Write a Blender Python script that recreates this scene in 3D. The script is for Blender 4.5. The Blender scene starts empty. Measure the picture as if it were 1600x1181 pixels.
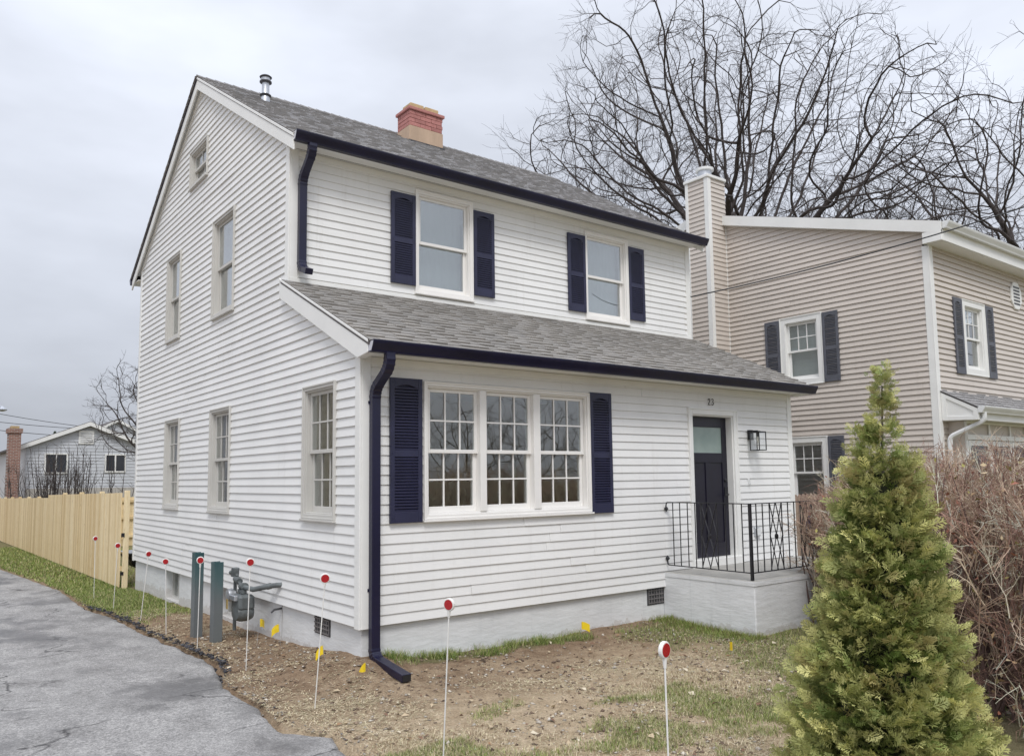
import bpy, bmesh, math, random
import numpy as np
from mathutils import Vector, Matrix, noise

random.seed(7)
rng = np.random.default_rng(11)
scene = bpy.context.scene
col = scene.collection

# ------------------------------------------------------------------ camera
CAM = Vector((-3.75784, -7.40888, 1.46648))
CR = Vector((0.7924862, -0.60974812, -0.01314725))
CU = Vector((-0.04708969, -0.08266617, 0.99546415))
CF = Vector((0.60806923, 0.7882725, 0.09422465))
FPX = 1247.85
cd = bpy.data.cameras.new('camera')
cam = bpy.data.objects.new('camera', cd)
col.objects.link(cam)
cam.matrix_world = Matrix(((CR.x, CU.x, -CF.x, CAM.x), (CR.y, CU.y, -CF.y, CAM.y), (CR.z, CU.z, -CF.z, CAM.z), (0, 0, 0, 1)))
cd.sensor_width = 36.0
cd.lens = FPX / 1600 * 36
cd.shift_y = 38.8 / 1600
cd.clip_start = 0.05
cd.clip_end = 2000
scene.camera = cam

# ------------------------------------------------------------------ world: overcast sky
SUN_EL, SUN_AZ = math.radians(54), math.radians(212)      # azimuth clockwise from +Y
world = bpy.data.worlds.new('World')
scene.world = world
world.use_nodes = True
wn, wl = world.node_tree.nodes, world.node_tree.links
wn.clear()
w_out = wn.new('ShaderNodeOutputWorld')
w_bg = wn.new('ShaderNodeBackground')
sky = wn.new('ShaderNodeTexSky')
sky.sky_type = 'NISHITA'
sky.sun_disc = False
sky.sun_elevation = SUN_EL
sky.sun_rotation = SUN_AZ
sky.dust_density = 4.0
w_tc = wn.new('ShaderNodeTexCoord')
w_sep = wn.new('ShaderNodeSeparateXYZ')
wl.new(w_tc.outputs['Generated'], w_sep.inputs[0])
# overcast luminance: grows from the horizon to the zenith
w_ramp = wn.new('ShaderNodeMapRange')
w_ramp.inputs['From Min'].default_value = 0.0
w_ramp.inputs['From Max'].default_value = 1.0
w_ramp.inputs['To Min'].default_value = 4.8
w_ramp.inputs['To Max'].default_value = 11.6
wl.new(w_sep.outputs['Z'], w_ramp.inputs['Value'])
w_map = wn.new('ShaderNodeMapping')
w_map.inputs['Scale'].default_value = (1.0, 1.0, 2.6)
wl.new(w_tc.outputs['Generated'], w_map.inputs[0])
w_n = wn.new('ShaderNodeTexNoise')
w_n.inputs['Scale'].default_value = 2.1
w_n.inputs['Detail'].default_value = 5.0
w_n.inputs['Roughness'].default_value = 0.52
wl.new(w_map.outputs[0], w_n.inputs['Vector'])
w_nr = wn.new('ShaderNodeMapRange')
w_nr.inputs['From Min'].default_value = 0.3
w_nr.inputs['From Max'].default_value = 0.7
w_nr.inputs['To Min'].default_value = 0.76
w_nr.inputs['To Max'].default_value = 1.13
wl.new(w_n.outputs['Fac'], w_nr.inputs['Value'])
w_mul = wn.new('ShaderNodeMath')
w_mul.operation = 'MULTIPLY'
wl.new(w_ramp.outputs[0], w_mul.inputs[0])
wl.new(w_nr.outputs[0], w_mul.inputs[1])
w_col = wn.new('ShaderNodeVectorMath')
w_col.operation = 'SCALE'
w_col.inputs[0].default_value = (0.925, 0.975, 1.09)
wl.new(w_mul.outputs[0], w_col.inputs['Scale'])
w_mix = wn.new('ShaderNodeMixRGB')
w_mix.inputs[0].default_value = 0.93
wl.new(sky.outputs[0], w_mix.inputs[1])
wl.new(w_col.outputs[0], w_mix.inputs[2])
w_bg.inputs['Strength'].default_value = 0.1
wl.new(w_mix.outputs[0], w_bg.inputs['Color'])
wl.new(w_bg.outputs[0], w_out.inputs[0])

sun_d = bpy.data.lights.new('sun', 'SUN')
sun_d.energy = 1.5
sun_d.angle = math.radians(18)
sun_d.color = (1.0, 0.975, 0.94)
sun = bpy.data.objects.new('sun', sun_d)
col.objects.link(sun)
sdir = Vector((math.sin(SUN_AZ) * math.cos(SUN_EL), math.cos(SUN_AZ) * math.cos(SUN_EL), math.sin(SUN_EL)))
sun.rotation_euler = (-sdir).to_track_quat('-Z', 'Y').to_euler()
sun.location = (-20, -20, 30)

scene.cycles.transparent_max_bounces = 40
scene.view_settings.view_transform = 'Standard'
scene.view_settings.look = 'None'
scene.view_settings.exposure = 0.36
scene.view_settings.gamma = 1.0
scene.view_settings.use_curve_mapping = False

# ------------------------------------------------------------------ helpers
def px(x, y, depth):
    """point of the place seen at photo pixel (x, y), depth metres along the view axis"""
    return CAM + (CF + CR * ((x - 800) / FPX) - CU * ((y - 629.31) / FPX)) * depth

def tag(o, label=None, cat=None, group=None, kind=None):
    if label: o['label'] = label
    if cat: o['category'] = cat
    if group: o['group'] = group
    if kind: o['kind'] = kind
    return o

def root(name, loc, label, cat, group=None):
    o = bpy.data.objects.new(name, None)
    col.objects.link(o)
    o.location = loc
    o.empty_display_size = 0.1
    return tag(o, label, cat, group)

def attach(o, parent):
    if parent is not None:
        o.parent = parent
        if parent.type == 'EMPTY':
            o.matrix_parent_inverse = Matrix.Translation(-Vector(parent.location))
    return o

class MB:
    def __init__(s):
        s.v, s.f, s.c = [], [], []
    def add(s, vs, fs, c=None):
        b = len(s.v)
        s.v += [tuple(v) for v in vs]
        s.f += [tuple(i + b for i in f) for f in fs]
        if c is not None: s.c += [c] * len(fs)
        return s
    def hexa(s, p, c=None):
        return s.add(p, [(0, 1, 2, 3), (7, 6, 5, 4), (0, 4, 5, 1), (1, 5, 6, 2), (2, 6, 7, 3), (3, 7, 4, 0)], c)
    def box(s, x0, x1, y0, y1, z0, z1, m=None, c=None):
        p = [(x0, y0, z0), (x1, y0, z0), (x1, y1, z0), (x0, y1, z0), (x0, y0, z1), (x1, y0, z1), (x1, y1, z1), (x0, y1, z1)]
        if m: p = [m(*q) for q in p]
        return s.hexa(p, c)
    def prism(s, poly, d0, d1, m, c=None):
        """poly: 2D points (a, b); m(a, d, b) -> world"""
        n = len(poly)
        vs = [m(a, d0, b) for a, b in poly] + [m(a, d1, b) for a, b in poly]
        fs = [tuple(range(n)), tuple(range(2 * n - 1, n - 1, -1))]
        fs += [(i, (i + 1) % n, n + (i + 1) % n, n + i) for i in range(n)]
        return s.add(vs, fs, c)
    def tube(s, pts, r, n=8, c=None, caps=True):
        pts = [Vector(p) for p in pts]
        rs = r if isinstance(r, (list, tuple)) else [r] * len(pts)
        b = len(s.v)
        side = None
        for i, p in enumerate(pts):
            t = (pts[min(i + 1, len(pts) - 1)] - pts[max(i - 1, 0)])
            t = t.normalized() if t.length > 1e-9 else Vector((0, 0, 1))
            if side is None:
                ref = Vector((0, 0, 1)) if abs(t.z) < 0.9 else Vector((1, 0, 0))
                side = t.cross(ref).normalized()
            else:
                side = (side - t * side.dot(t))
                side = side.normalized() if side.length > 1e-6 else t.orthogonal().normalized()
            up = t.cross(side)
            for k in range(n):
                a = 2 * math.pi * k / n
                s.v.append(tuple(p + (side * math.cos(a) + up * math.sin(a)) * rs[i]))
        nf = 0
        for i in range(len(pts) - 1):
            for k in range(n):
                s.f.append((b + i * n + k, b + i * n + (k + 1) % n, b + (i + 1) * n + (k + 1) % n, b + (i + 1) * n + k)); nf += 1
        if caps:
            s.f.append(tuple(b + k for k in range(n - 1, -1, -1)))
            e = b + (len(pts) - 1) * n
            s.f.append(tuple(e + k for k in range(n))); nf += 2
        if c is not None: s.c += [c] * nf
        return s
    def rectsweep(s, pts, w, d, ref, ribs=None):
        """rectangular duct along pts; w along ref axis, d the other"""
        pts = [Vector(p) for p in pts]
        ref = Vector(ref)
        b = len(s.v)
        for i, p in enumerate(pts):
            t = (pts[min(i + 1, len(pts) - 1)] - pts[max(i - 1, 0)]).normalized()
            o = t.cross(ref).normalized()
            k = 1.0 if not ribs else ribs[i]
            for a, c in ((-1, -1), (1, -1), (1, 1), (-1, 1)):
                s.v.append(tuple(p + ref * (a * w / 2 * k) + o * (c * d / 2 * k)))
        for i in range(len(pts) - 1):
            for k in range(4):
                s.f.append((b + i * 4 + k, b + i * 4 + (k + 1) % 4, b + i * 4 + 4 + (k + 1) % 4, b + i * 4 + 4 + k))
        s.f.append((b + 3, b + 2, b + 1, b))
        e = b + (len(pts) - 1) * 4
        s.f.append((e, e + 1, e + 2, e + 3))
        return s
    def lathe(s, prof, n=16, centre=(0, 0, 0), m=None):
        b = len(s.v)
        for r, z in prof:
            for k in range(n):
                a = 2 * math.pi * k / n
                q = (centre[0] + r * math.cos(a), centre[1] + r * math.sin(a), centre[2] + z)
                s.v.append(tuple(m(*q)) if m else q)
        for i in range(len(prof) - 1):
            for k in range(n):
                s.f.append((b + i * n + k, b + i * n + (k + 1) % n, b + (i + 1) * n + (k + 1) % n, b + (i + 1) * n + k))
        s.f.append(tuple(b + k for k in range(n - 1, -1, -1)))
        e = b + (len(prof) - 1) * n
        s.f.append(tuple(e + k for k in range(n)))
        return s
    def mesh(s, name, mat, bevel=0.0, smooth=False):
        me = bpy.data.meshes.new(name)
        me.from_pydata(s.v, [], s.f)
        if s.c and len(s.c) == len(s.f):
            at = me.attributes.new('tint', 'FLOAT_COLOR', 'FACE')
            at.data.foreach_set('color', np.array([(c, c, c, 1.0) if isinstance(c, (int, float)) else (*c, 1.0) for c in s.c], dtype=np.float32).ravel())
        bm = bmesh.new(); bm.from_mesh(me)
        bmesh.ops.recalc_face_normals(bm, faces=bm.faces)
        if bevel > 0:
            bmesh.ops.bevel(bm, geom=[e for e in bm.edges if e.calc_face_angle(0) > 0.5], offset=bevel, segments=1, affect='EDGES')
        bm.to_mesh(me); bm.free()
        if smooth:
            me.polygons.foreach_set('use_smooth', [True] * len(me.polygons))
            me.set_sharp_from_angle(angle=math.radians(40))
        me.materials.append(mat)
        return me
    def build(s, name, mat, parent=None, bevel=0.0, smooth=False):
        o = bpy.data.objects.new(name, s.mesh(name, mat, bevel, smooth))
        col.objects.link(o)
        return attach(o, parent)

def inst(name, me, parent, loc=(0, 0, 0), rot=(0, 0, 0)):
    o = bpy.data.objects.new(name, me)
    col.objects.link(o)
    o.location = loc; o.rotation_euler = rot
    return attach(o, parent)

def array_mesh(name, verts, faces, mat, tint=None, smooth=False):
    """verts (N,3), faces (M,k) int array, tint (M,) or (M,3)"""
    verts = np.asarray(verts, dtype=np.float32); faces = np.asarray(faces, dtype=np.int32)
    me = bpy.data.meshes.new(name)
    me.vertices.add(len(verts)); me.vertices.foreach_set('co', verts.ravel())
    k = faces.shape[1]
    me.loops.add(faces.size); me.loops.foreach_set('vertex_index', faces.ravel())
    me.polygons.add(len(faces))
    me.polygons.foreach_set('loop_start', np.arange(0, faces.size, k, dtype=np.int32))
    me.polygons.foreach_set('loop_total', np.full(len(faces), k, dtype=np.int32))
    if smooth: me.polygons.foreach_set('use_smooth', np.ones(len(faces), dtype=bool))
    if tint is not None:
        tint = np.asarray(tint, dtype=np.float32)
        if tint.ndim == 1: tint = np.repeat(tint[:, None], 3, 1)
        at = me.attributes.new('tint', 'FLOAT_COLOR', 'FACE')
        at.data.foreach_set('color', np.concatenate([tint, np.ones((len(tint), 1), np.float32)], 1).ravel())
    me.update(calc_edges=True)
    me.validate()
    me.materials.append(mat)
    return me

# ------------------------------------------------------------------ materials
class Mat:
    def __init__(s, name, rough=0.5, spec=0.5, metal=0.0):
        s.m = bpy.data.materials.new(name); s.m.use_nodes = True
        s.n, s.l = s.m.node_tree.nodes, s.m.node_tree.links
        s.b = s.n['Principled BSDF']
        s.b.inputs['Roughness'].default_value = rough
        s.b.inputs['Metallic'].default_value = metal
        s.b.inputs['Specular IOR Level'].default_value = spec
        s._tc = None
    def coord(s, scale=(1, 1, 1)):
        if s._tc is None: s._tc = s.n.new('ShaderNodeTexCoord')
        mp = s.n.new('ShaderNodeMapping'); mp.inputs['Scale'].default_value = scale
        s.l.new(s._tc.outputs['Object'], mp.inputs[0])
        return mp.outputs[0]
    def noise(s, scale, detail=3, rough=0.5, sc=(1, 1, 1)):
        t = s.n.new('ShaderNodeTexNoise')
        t.inputs['Scale'].default_value = scale; t.inputs['Detail'].default_value = detail; t.inputs['Roughness'].default_value = rough
        s.l.new(s.coord(sc), t.inputs['Vector'])
        return t.outputs['Fac']
    def ramp(s, fac, stops):
        r = s.n.new('ShaderNodeValToRGB')
        while len(r.color_ramp.elements) < len(stops): r.color_ramp.elements.new(0.5)
        for e, (p, c) in zip(r.color_ramp.elements, stops):
            e.position = p; e.color = (*c, 1) if len(c) == 3 else c
        s.l.new(fac, r.inputs[0])
        return r.outputs[0]
    def mix(s, fac, a, b, mode='MIX'):
        m = s.n.new('ShaderNodeMixRGB'); m.blend_type = mode
        for i, v in ((0, fac), (1, a), (2, b)):
            if hasattr(v, 'links'): s.l.new(v, m.inputs[i])
            elif isinstance(v, (int, float)): m.inputs[i].default_value = v
            else: m.inputs[i].default_value = (*v, 1)
        return m.outputs[0]
    def math(s, op, a, b=0.0):
        m = s.n.new('ShaderNodeMath'); m.operation = op
        for i, v in ((0, a), (1, b)):
            if hasattr(v, 'links'): s.l.new(v, m.inputs[i])
            else: m.inputs[i].default_value = v
        return m.outputs[0]
    def attr(s, name='tint'):
        a = s.n.new('ShaderNodeAttribute'); a.attribute_name = name
        return a.outputs['Color']
    def color(s, c):
        if hasattr(c, 'links'): s.l.new(c, s.b.inputs['Base Color'])
        else: s.b.inputs['Base Color'].default_value = (*c, 1)
        return s
    def rough(s, c):
        s.l.new(c, s.b.inputs['Roughness']); return s
    def bump(s, h, strength=0.3, dist=0.01):
        b = s.n.new('ShaderNodeBump'); b.inputs['Strength'].default_value = strength; b.inputs['Distance'].default_value = dist
        s.l.new(h, b.inputs['Height']); s.l.new(b.outputs[0], s.b.inputs['Normal'])
        return s

def simple(name, c, rough=0.5, var=0.12, scale=3.0, bump=0.0, bscale=60, spec=0.5, metal=0.0, sc=(1, 1, 1)):
    m = Mat(name, rough, spec, metal)
    f = m.noise(scale, 4, 0.6, sc)
    lo = tuple(max(0, x * (1 - var)) for x in c); hi = tuple(min(1, x * (1 + var)) for x in c)
    m.color(m.ramp(f, [(0.3, lo), (0.7, hi)]))
    if bump: m.bump(m.noise(bscale, 3, 0.6, sc), bump, 0.004)
    return m.m

def siding_mat(name, c, sc):
    m = Mat(name, 0.42, 0.4)
    grain = m.noise(14, 4, 0.6, sc)                   # wood grain stretched along the board
    dirt = m.noise(0.9, 5, 0.65)
    base = m.ramp(dirt, [(0.22, tuple(x * 0.90 for x in c)), (0.62, c)])
    runs = m.noise(5, 4, 0.6, (2.5, 2.5, 0.18))        # faint rain runs
    base = m.mix(1.0, base, m.ramp(runs, [(0.26, (0.93, 0.925, 0.915)), (0.42, (1, 1, 1))]), 'MULTIPLY')
    # a rare board has weathered a shade differently
    oi = m.n.new('ShaderNodeObjectInfo')
    v = m.ramp(oi.outputs['Random'], [(0.0, (0.955,) * 3), (1.0, (1.0,) * 3)])
    base = m.mix(1.0, base, v, 'MULTIPLY')
    g = m.ramp(grain, [(0.3, (0.965,) * 3), (0.7, (1.0,) * 3)])
    m.color(m.mix(1.0, base, g, 'MULTIPLY'))
    m.bump(grain, 0.12, 0.003)
    return m.m

M = {}
M['siding_y'] = siding_mat('white_vinyl_siding_side', (0.83, 0.83, 0.82), (30, 0.7, 22))
M['siding_x'] = siding_mat('white_vinyl_siding_front', (0.83, 0.83, 0.82), (0.7, 30, 22))
M['beige_y'] = siding_mat('beige_siding_side', (0.62, 0.56, 0.505), (30, 0.7, 22))
M['beige_x'] = siding_mat('beige_siding_front', (0.62, 0.56, 0.505), (0.7, 30, 22))
M['tan_side'] = siding_mat('tan_clapboard', (0.56, 0.50, 0.38), (30, 0.7, 22))
M['far_siding'] = siding_mat('pale_blue_siding', (0.58, 0.60, 0.635), (0.7, 30, 22))
M['trim'] = simple('white_trim', (0.80, 0.80, 0.78), 0.4, 0.04, 2.0, 0.05, 80)
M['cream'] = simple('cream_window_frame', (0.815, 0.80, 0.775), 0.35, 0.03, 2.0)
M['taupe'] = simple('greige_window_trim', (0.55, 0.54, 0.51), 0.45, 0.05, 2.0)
M['wall_core'] = simple('wall_sheathing', (0.62, 0.60, 0.56), 0.8, 0.08)
M['interior'] = simple('interior_paint', (0.78, 0.71, 0.58), 0.8, 0.05, 1.0)
M['ceiling'] = simple('ceiling_paint', (0.75, 0.74, 0.71), 0.8, 0.03, 1.0)
M['wood_floor'] = simple('wood_floor', (0.42, 0.30, 0.18), 0.4, 0.2, 6.0, sc=(1, 8, 1))
M['navy'] = simple('navy_aluminium', (0.0062, 0.006, 0.030), 0.34, 0.25, 2.0, 0.03, 40, spec=0.55)
M['shutter'] = simple('navy_shutter_plastic', (0.0205, 0.022, 0.056), 0.45, 0.18, 5.0, 0.1, 50)
M['slate'] = simple('slate_shutter_plastic', (0.098, 0.103, 0.125), 0.5, 0.12, 5.0, 0.1, 50)
M['door'] = simple('dark_navy_door_paint', (0.009, 0.008, 0.019), 0.35, 0.2, 3.0, 0.05, 30)
M['gutter_white'] = simple('white_aluminium', (0.72, 0.73, 0.73), 0.35, 0.05, 2.0)
M['gutter_end'] = simple('pale_gutter_end', (0.55, 0.55, 0.60), 0.35, 0.05, 2.0)
M['black_iron'] = simple('black_wrought_iron', (0.014, 0.014, 0.018), 0.42, 0.3, 8.0, 0.15, 60)
M['galv'] = simple('galvanised_steel', (0.52, 0.54, 0.57), 0.38, 0.2, 6.0, 0.05, 30, metal=0.75)
M['dark_metal'] = simple('dark_metal', (0.05, 0.05, 0.055), 0.45, 0.3, 8.0)
M['meter'] = simple('gas_meter_paint', (0.115, 0.128, 0.13), 0.5, 0.3, 9.0, 0.2, 40)
M['rod'] = simple('white_fibreglass', (0.78, 0.77, 0.74), 0.4, 0.05, 4.0)
M['red'] = simple('red_reflector', (0.42, 0.012, 0.016), 0.25, 0.25, 300.0, 0.6, 900)
M['yellow'] = simple('yellow_marker_flag', (0.82, 0.60, 0.02), 0.5, 0.1, 10)
M['blue_cloth'] = simple('blue_fabric', (0.025, 0.055, 0.16), 0.8, 0.3, 20)
M['black_plastic'] = simple('black_plastic', (0.016, 0.016, 0.018), 0.5, 0.3, 6)
M['bark'] = simple('bare_bark', (0.068, 0.056, 0.053), 0.9, 0.35, 5.0, 0.5, 12)
M['clay'] = simple('clay_flue', (0.50, 0.37, 0.20), 0.8, 0.2, 9, 0.3, 40)
M['render_tan'] = simple('tan_cement_render', (0.47, 0.345, 0.25), 0.85, 0.15, 4, 0.25, 50, sc=(1, 1, 0.35))
M['mortar'] = simple('mortar', (0.20, 0.12, 0.10), 0.9, 0.15, 10)
M['picket'] = simple('beige_brown_picket_paint', (0.33, 0.245, 0.19), 0.7, 0.12, 5, 0.1, 40, sc=(6, 6, 1))
M['wire'] = simple('black_cable', (0.02, 0.02, 0.022), 0.6, 0.2, 5)
M['lamp_bulb'] = simple('frosted_bulb', (0.8, 0.78, 0.7), 0.3, 0.02)
M['roof_far'] = simple('dark_grey_shingle_far', (0.10, 0.09, 0.09), 0.9, 0.3, 8)
M['pane_backsheet'] = simple('pale_pane_sheet', (0.50, 0.52, 0.53), 0.9, 0.06, 1.2, sc=(5, 5, 0.3))

def mk_wood():
    m = Mat('fresh_cedar_board', 0.7, 0.3)
    oi = m.n.new('ShaderNodeObjectInfo')
    g = m.noise(10, 5, 0.65, (9, 9, 0.55))
    c = m.ramp(g, [(0.25, (0.55, 0.39, 0.19)), (0.5, (0.80, 0.665, 0.43)), (0.8, (0.88, 0.78, 0.575))])
    v = m.ramp(oi.outputs['Random'], [(0, (0.78, 0.70, 0.58)), (0.4, (0.95, 0.91, 0.83)), (1, (1.06, 1.06, 1.06))])
    c = m.mix(1.0, c, v, 'MULTIPLY')
    knots = m.noise(5, 2, 0.5, (4, 4, 1.4))
    c = m.mix(m.ramp(knots, [(0.70, (0, 0, 0)), (0.76, (0.6,) * 3)]), c, (0.22, 0.12, 0.05))
    m.color(c); m.bump(g, 0.25, 0.004)
    return m.m
M['cedar'] = mk_wood()

def mk_shingle():
    m = Mat('weathered_asphalt_shingle', 0.93, 0.25)
    gr = m.noise(260, 2, 0.7)
    bl = m.noise(1.1, 4, 0.6)
    c = m.mix(1.0, m.attr(), m.ramp(gr, [(0.3, (0.62,) * 3), (0.7, (1.3, 1.28, 1.26))]), 'MULTIPLY')
    c = m.mix(1.0, c, m.ramp(bl, [(0.3, (0.88,) * 3), (0.7, (1.08,) * 3)]), 'MULTIPLY')
    m.color(c); m.bump(gr, 0.5, 0.004)
    return m.m
M['shingle'] = mk_shingle()

def mk_brick():
    m = Mat('painted_red_brick', 0.75, 0.3)
    oi = m.n.new('ShaderNodeObjectInfo')
    g = m.noise(22, 4, 0.6)
    c = m.ramp(g, [(0.3, (0.37, 0.155, 0.14)), (0.7, (0.48, 0.22, 0.20))])
    c = m.mix(1.0, c, m.ramp(oi.outputs['Random'], [(0, (0.85,) * 3), (1, (1.08,) * 3)]), 'MULTIPLY')
    m.color(c); m.bump(g, 0.4, 0.005)
    return m.m
M['brick'] = mk_brick()

def mk_far_brick():
    m = Mat('far_brick', 0.85, 0.3)
    t = m.n.new('ShaderNodeTexBrick')
    t.inputs['Scale'].default_value = 1.0
    t.inputs['Brick Width'].default_value = 0.22; t.inputs['Row Height'].default_value = 0.075; t.inputs['Mortar Size'].default_value = 0.012
    t.inputs['Color1'].default_value = (0.21, 0.10, 0.075, 1); t.inputs['Color2'].default_value = (0.30, 0.15, 0.11, 1); t.inputs['Mortar'].default_value = (0.36, 0.31, 0.28, 1)
    mp = m.coord((1, 1, 1))
    mp.node.inputs['Rotation'].default_value = (math.radians(90), 0, 0)
    m.l.new(mp, t.inputs['Vector'])
    m.color(t.outputs[0])
    return m.m
M['far_brick'] = mk_far_brick()

def mk_concrete(name, c, stain=0.18, splash=0):
    m = Mat(name, 0.75, 0.35)
    big = m.noise(1.3, 6, 0.65)
    streak = m.noise(6, 4, 0.6, (2.2, 2.2, 0.12))
    trowel = m.noise(4, 5, 0.6, (1, 1, 3.5))
    k = m.ramp(big, [(0.25, tuple(x * (1 - stain) for x in c)), (0.75, tuple(min(1, x * 1.06) for x in c))])
    k = m.mix(1.0, k, m.ramp(streak, [(0.22, (0.90, 0.905, 0.91)), (0.42, (1, 1, 1))]), 'MULTIPLY')
    tc = m.n.new('ShaderNodeTexCoord'); sp = m.n.new('ShaderNodeSeparateXYZ'); m.l.new(tc.outputs['Object'], sp.inputs[0])
    sp_h = m.math('ADD', m.math('MULTIPLY', sp.outputs['Z'], 4.5), m.math('MULTIPLY', m.noise(7, 5, 0.7), 1.5))
    k = m.mix(m.ramp(sp_h, [(-0.0, (0, 0, 0)), (0.02, (0, 0, 0))]) if not splash else m.math('MULTIPLY', m.math('LESS_THAN', sp_h, splash), m.math('MULTIPLY', m.noise(18, 5, 0.75), 0.55)), k, (0.30, 0.235, 0.17))
    m.color(k); m.bump(trowel, 0.6, 0.015)
    return m.m
M['foundation'] = mk_concrete('pale_painted_foundation', (0.70, 0.71, 0.715), 0.15, -0.95)
M['stoop'] = mk_concrete('painted_stoop_render', (0.76, 0.77, 0.785), 0.15, -1.05)
M['stoop_top'] = mk_concrete('grey_concrete_floor', (0.42, 0.41, 0.385), 0.3)

def mk_bollard():
    m = Mat('worn_teal_bollard_paint', 0.45, 0.5)
    tc = m.n.new('ShaderNodeTexCoord'); sp = m.n.new('ShaderNodeSeparateXYZ')
    m.l.new(tc.outputs['Object'], sp.inputs[0])
    n = m.noise(4, 4, 0.6, (3, 3, 0.5))
    f = m.math('ADD', sp.outputs['Z'], m.math('MULTIPLY', n, 0.45))
    m.color(m.ramp(f, [(0.22, (0.135, 0.15, 0.155)), (0.52, (0.07, 0.115, 0.12)), (0.85, (0.012, 0.062, 0.068))]))
    return m.m
M['bollard'] = mk_bollard()

def mk_glass(name, refl, tint=(0.93, 0.96, 0.95)):
    m = bpy.data.materials.new(name); m.use_nodes = True
    n, l = m.node_tree.nodes, m.node_tree.links
    n.clear()
    o = n.new('ShaderNodeOutputMaterial'); mx = n.new('ShaderNodeMixShader')
    t = n.new('ShaderNodeBsdfTransparent'); t.inputs[0].default_value = (*tint, 1)
    g = n.new('ShaderNodeBsdfGlossy'); g.inputs['Roughness'].default_value = 0.004
    lw = n.new('ShaderNodeLayerWeight'); lw.inputs['Blend'].default_value = 0.5     # same from both faces of the pane
    pw = n.new('ShaderNodeMath'); pw.operation = 'POWER'; pw.inputs[1].default_value = 3.2
    mr = n.new('ShaderNodeMapRange'); mr.inputs['To Min'].default_value = refl; mr.inputs['To Max'].default_value = 1.0
    l.new(lw.outputs['Facing'], pw.inputs[0]); l.new(pw.outputs[0], mr.inputs['Value'])
    # float glass is never quite flat
    tc = n.new('ShaderNodeTexCoord'); nz = n.new('ShaderNodeTexNoise'); nz.inputs['Scale'].default_value = 1.6; nz.inputs['Detail'].default_value = 1
    bp_ = n.new('ShaderNodeBump'); bp_.inputs['Strength'].default_value = 0.06; bp_.inputs['Distance'].default_value = 0.02
    l.new(tc.outputs['Object'], nz.inputs['Vector']); l.new(nz.outputs['Fac'], bp_.inputs['Height'])
    l.new(bp_.outputs[0], g.inputs['Normal'])
    l.new(mr.outputs[0], mx.inputs[0]); l.new(t.outputs[0], mx.inputs[1]); l.new(g.outputs[0], mx.inputs[2]); l.new(mx.outputs[0], o.inputs[0])
    return m
M['glass'] = mk_glass('window_glass', 0.17)
M['glass_lowe'] = mk_glass('coated_window_glass', 0.36, (0.88, 0.93, 0.93))
M['glass_clear'] = mk_glass('lantern_glass', 0.025, (0.985, 0.99, 0.99))

def mk_door_glass():
    m = Mat('frosted_green_door_glass', 0.18, 0.6)
    m.color(m.ramp(m.noise(3, 4), [(0.3, (0.22, 0.29, 0.265)), (0.7, (0.31, 0.38, 0.35))]))
    return m.m
M['door_glass'] = mk_door_glass()

def mk_leafy(name, rough=0.7, trans=0.0):
    m = Mat(name, rough, 0.25)
    m.color(m.attr())
    if trans:
        t = m.n.new('ShaderNodeBsdfTranslucent'); mx = m.n.new('ShaderNodeMixShader'); mx.inputs[0].default_value = trans
        m.l.new(m.attr(), t.inputs['Color']); m.l.new(m.b.outputs[0], mx.inputs[1]); m.l.new(t.outputs[0], mx.inputs[2])
        m.l.new(mx.outputs[0], m.n['Material Output'].inputs['Surface'])
    return m.m
M['leafy'] = mk_leafy('foliage_tinted', 0.6, 0.25)
M['twig'] = mk_leafy('twig_tinted', 0.85)
M['litter'] = mk_leafy('ground_litter', 0.9)

# ------------------------------------------------------------------ terrain
def fb(x, y, s, o=3, seed=0.0):
    return noise.fractal(Vector((x * s + seed, y * s - seed, seed * 0.7)), 1.0, 2.0, o)

def base_z(x, y):
    z = -0.47 - 0.012 * min(max(y, 0), 60)
    if y < 0: z -= 0.006 * min(-y, 30)
    return z

def drive_edge(y):
    pts = [(-9, -1.02), (-2.4, -1.06), (-1.9, -1.08), (-1.6, -1.02), (-1.2, -1.27), (-0.4, -1.18), (0.45, -1.2), (1.2, -1.02), (1.5, -0.95), (2.4, -0.96), (4.3, -1.05), (6.0, -1.06), (7.4, -1.2), (10.5, -1.1), (17, -1.5), (30, -1.7)]
    for (y0, x0), (y1, x1) in zip(pts, pts[1:]):
        if y <= y1:
            t = (y - y0) / (y1 - y0)
            return x0 + (x1 - x0) * t + 0.03 * fb(y, 3.1, 2.3, 3) + 0.025 * fb(y, 7.1, 8.0, 3)
    return -1.7

def house_dist(x, y):
    dx = max(0.0 - x, 0, x - 7.6); dy = max(0.0 - y, 0, y - 9.56)
    return math.hypot(dx, dy)

def smooth(a, b, v):
    t = min(1, max(0, (v - a) / (b - a)))
    return t * t * (3 - 2 * t)

def ground_z(x, y):
    z = base_z(x, y)
    d = house_dist(x, y)
    if d < 2.5:
        w = 0.13 * math.exp(-((x / 0.7) ** 2 + (y / 1.6) ** 2)) + 0.045
        if y > 5: w *= max(0.3, 1 - (y - 5) / 6)
        z += w * math.exp(-(d / 0.55) ** 2)
    if x > 3 and -2.5 < y < 0.5: z += 0.02 * smooth(3, 4, x)
    near = 1.0 if (abs(x) < 12 and abs(y) < 14) else 0.0
    if near:
        z += 0.022 * fb(x, y, 1.3, 3, 2.0) + 0.014 * fb(x, y, 6.0, 3, 5.0)
    if y < 30 and x < drive_edge(y) + 0.04 and x > -7.5: z = base_z(x, y) - 0.07
    return z

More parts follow.
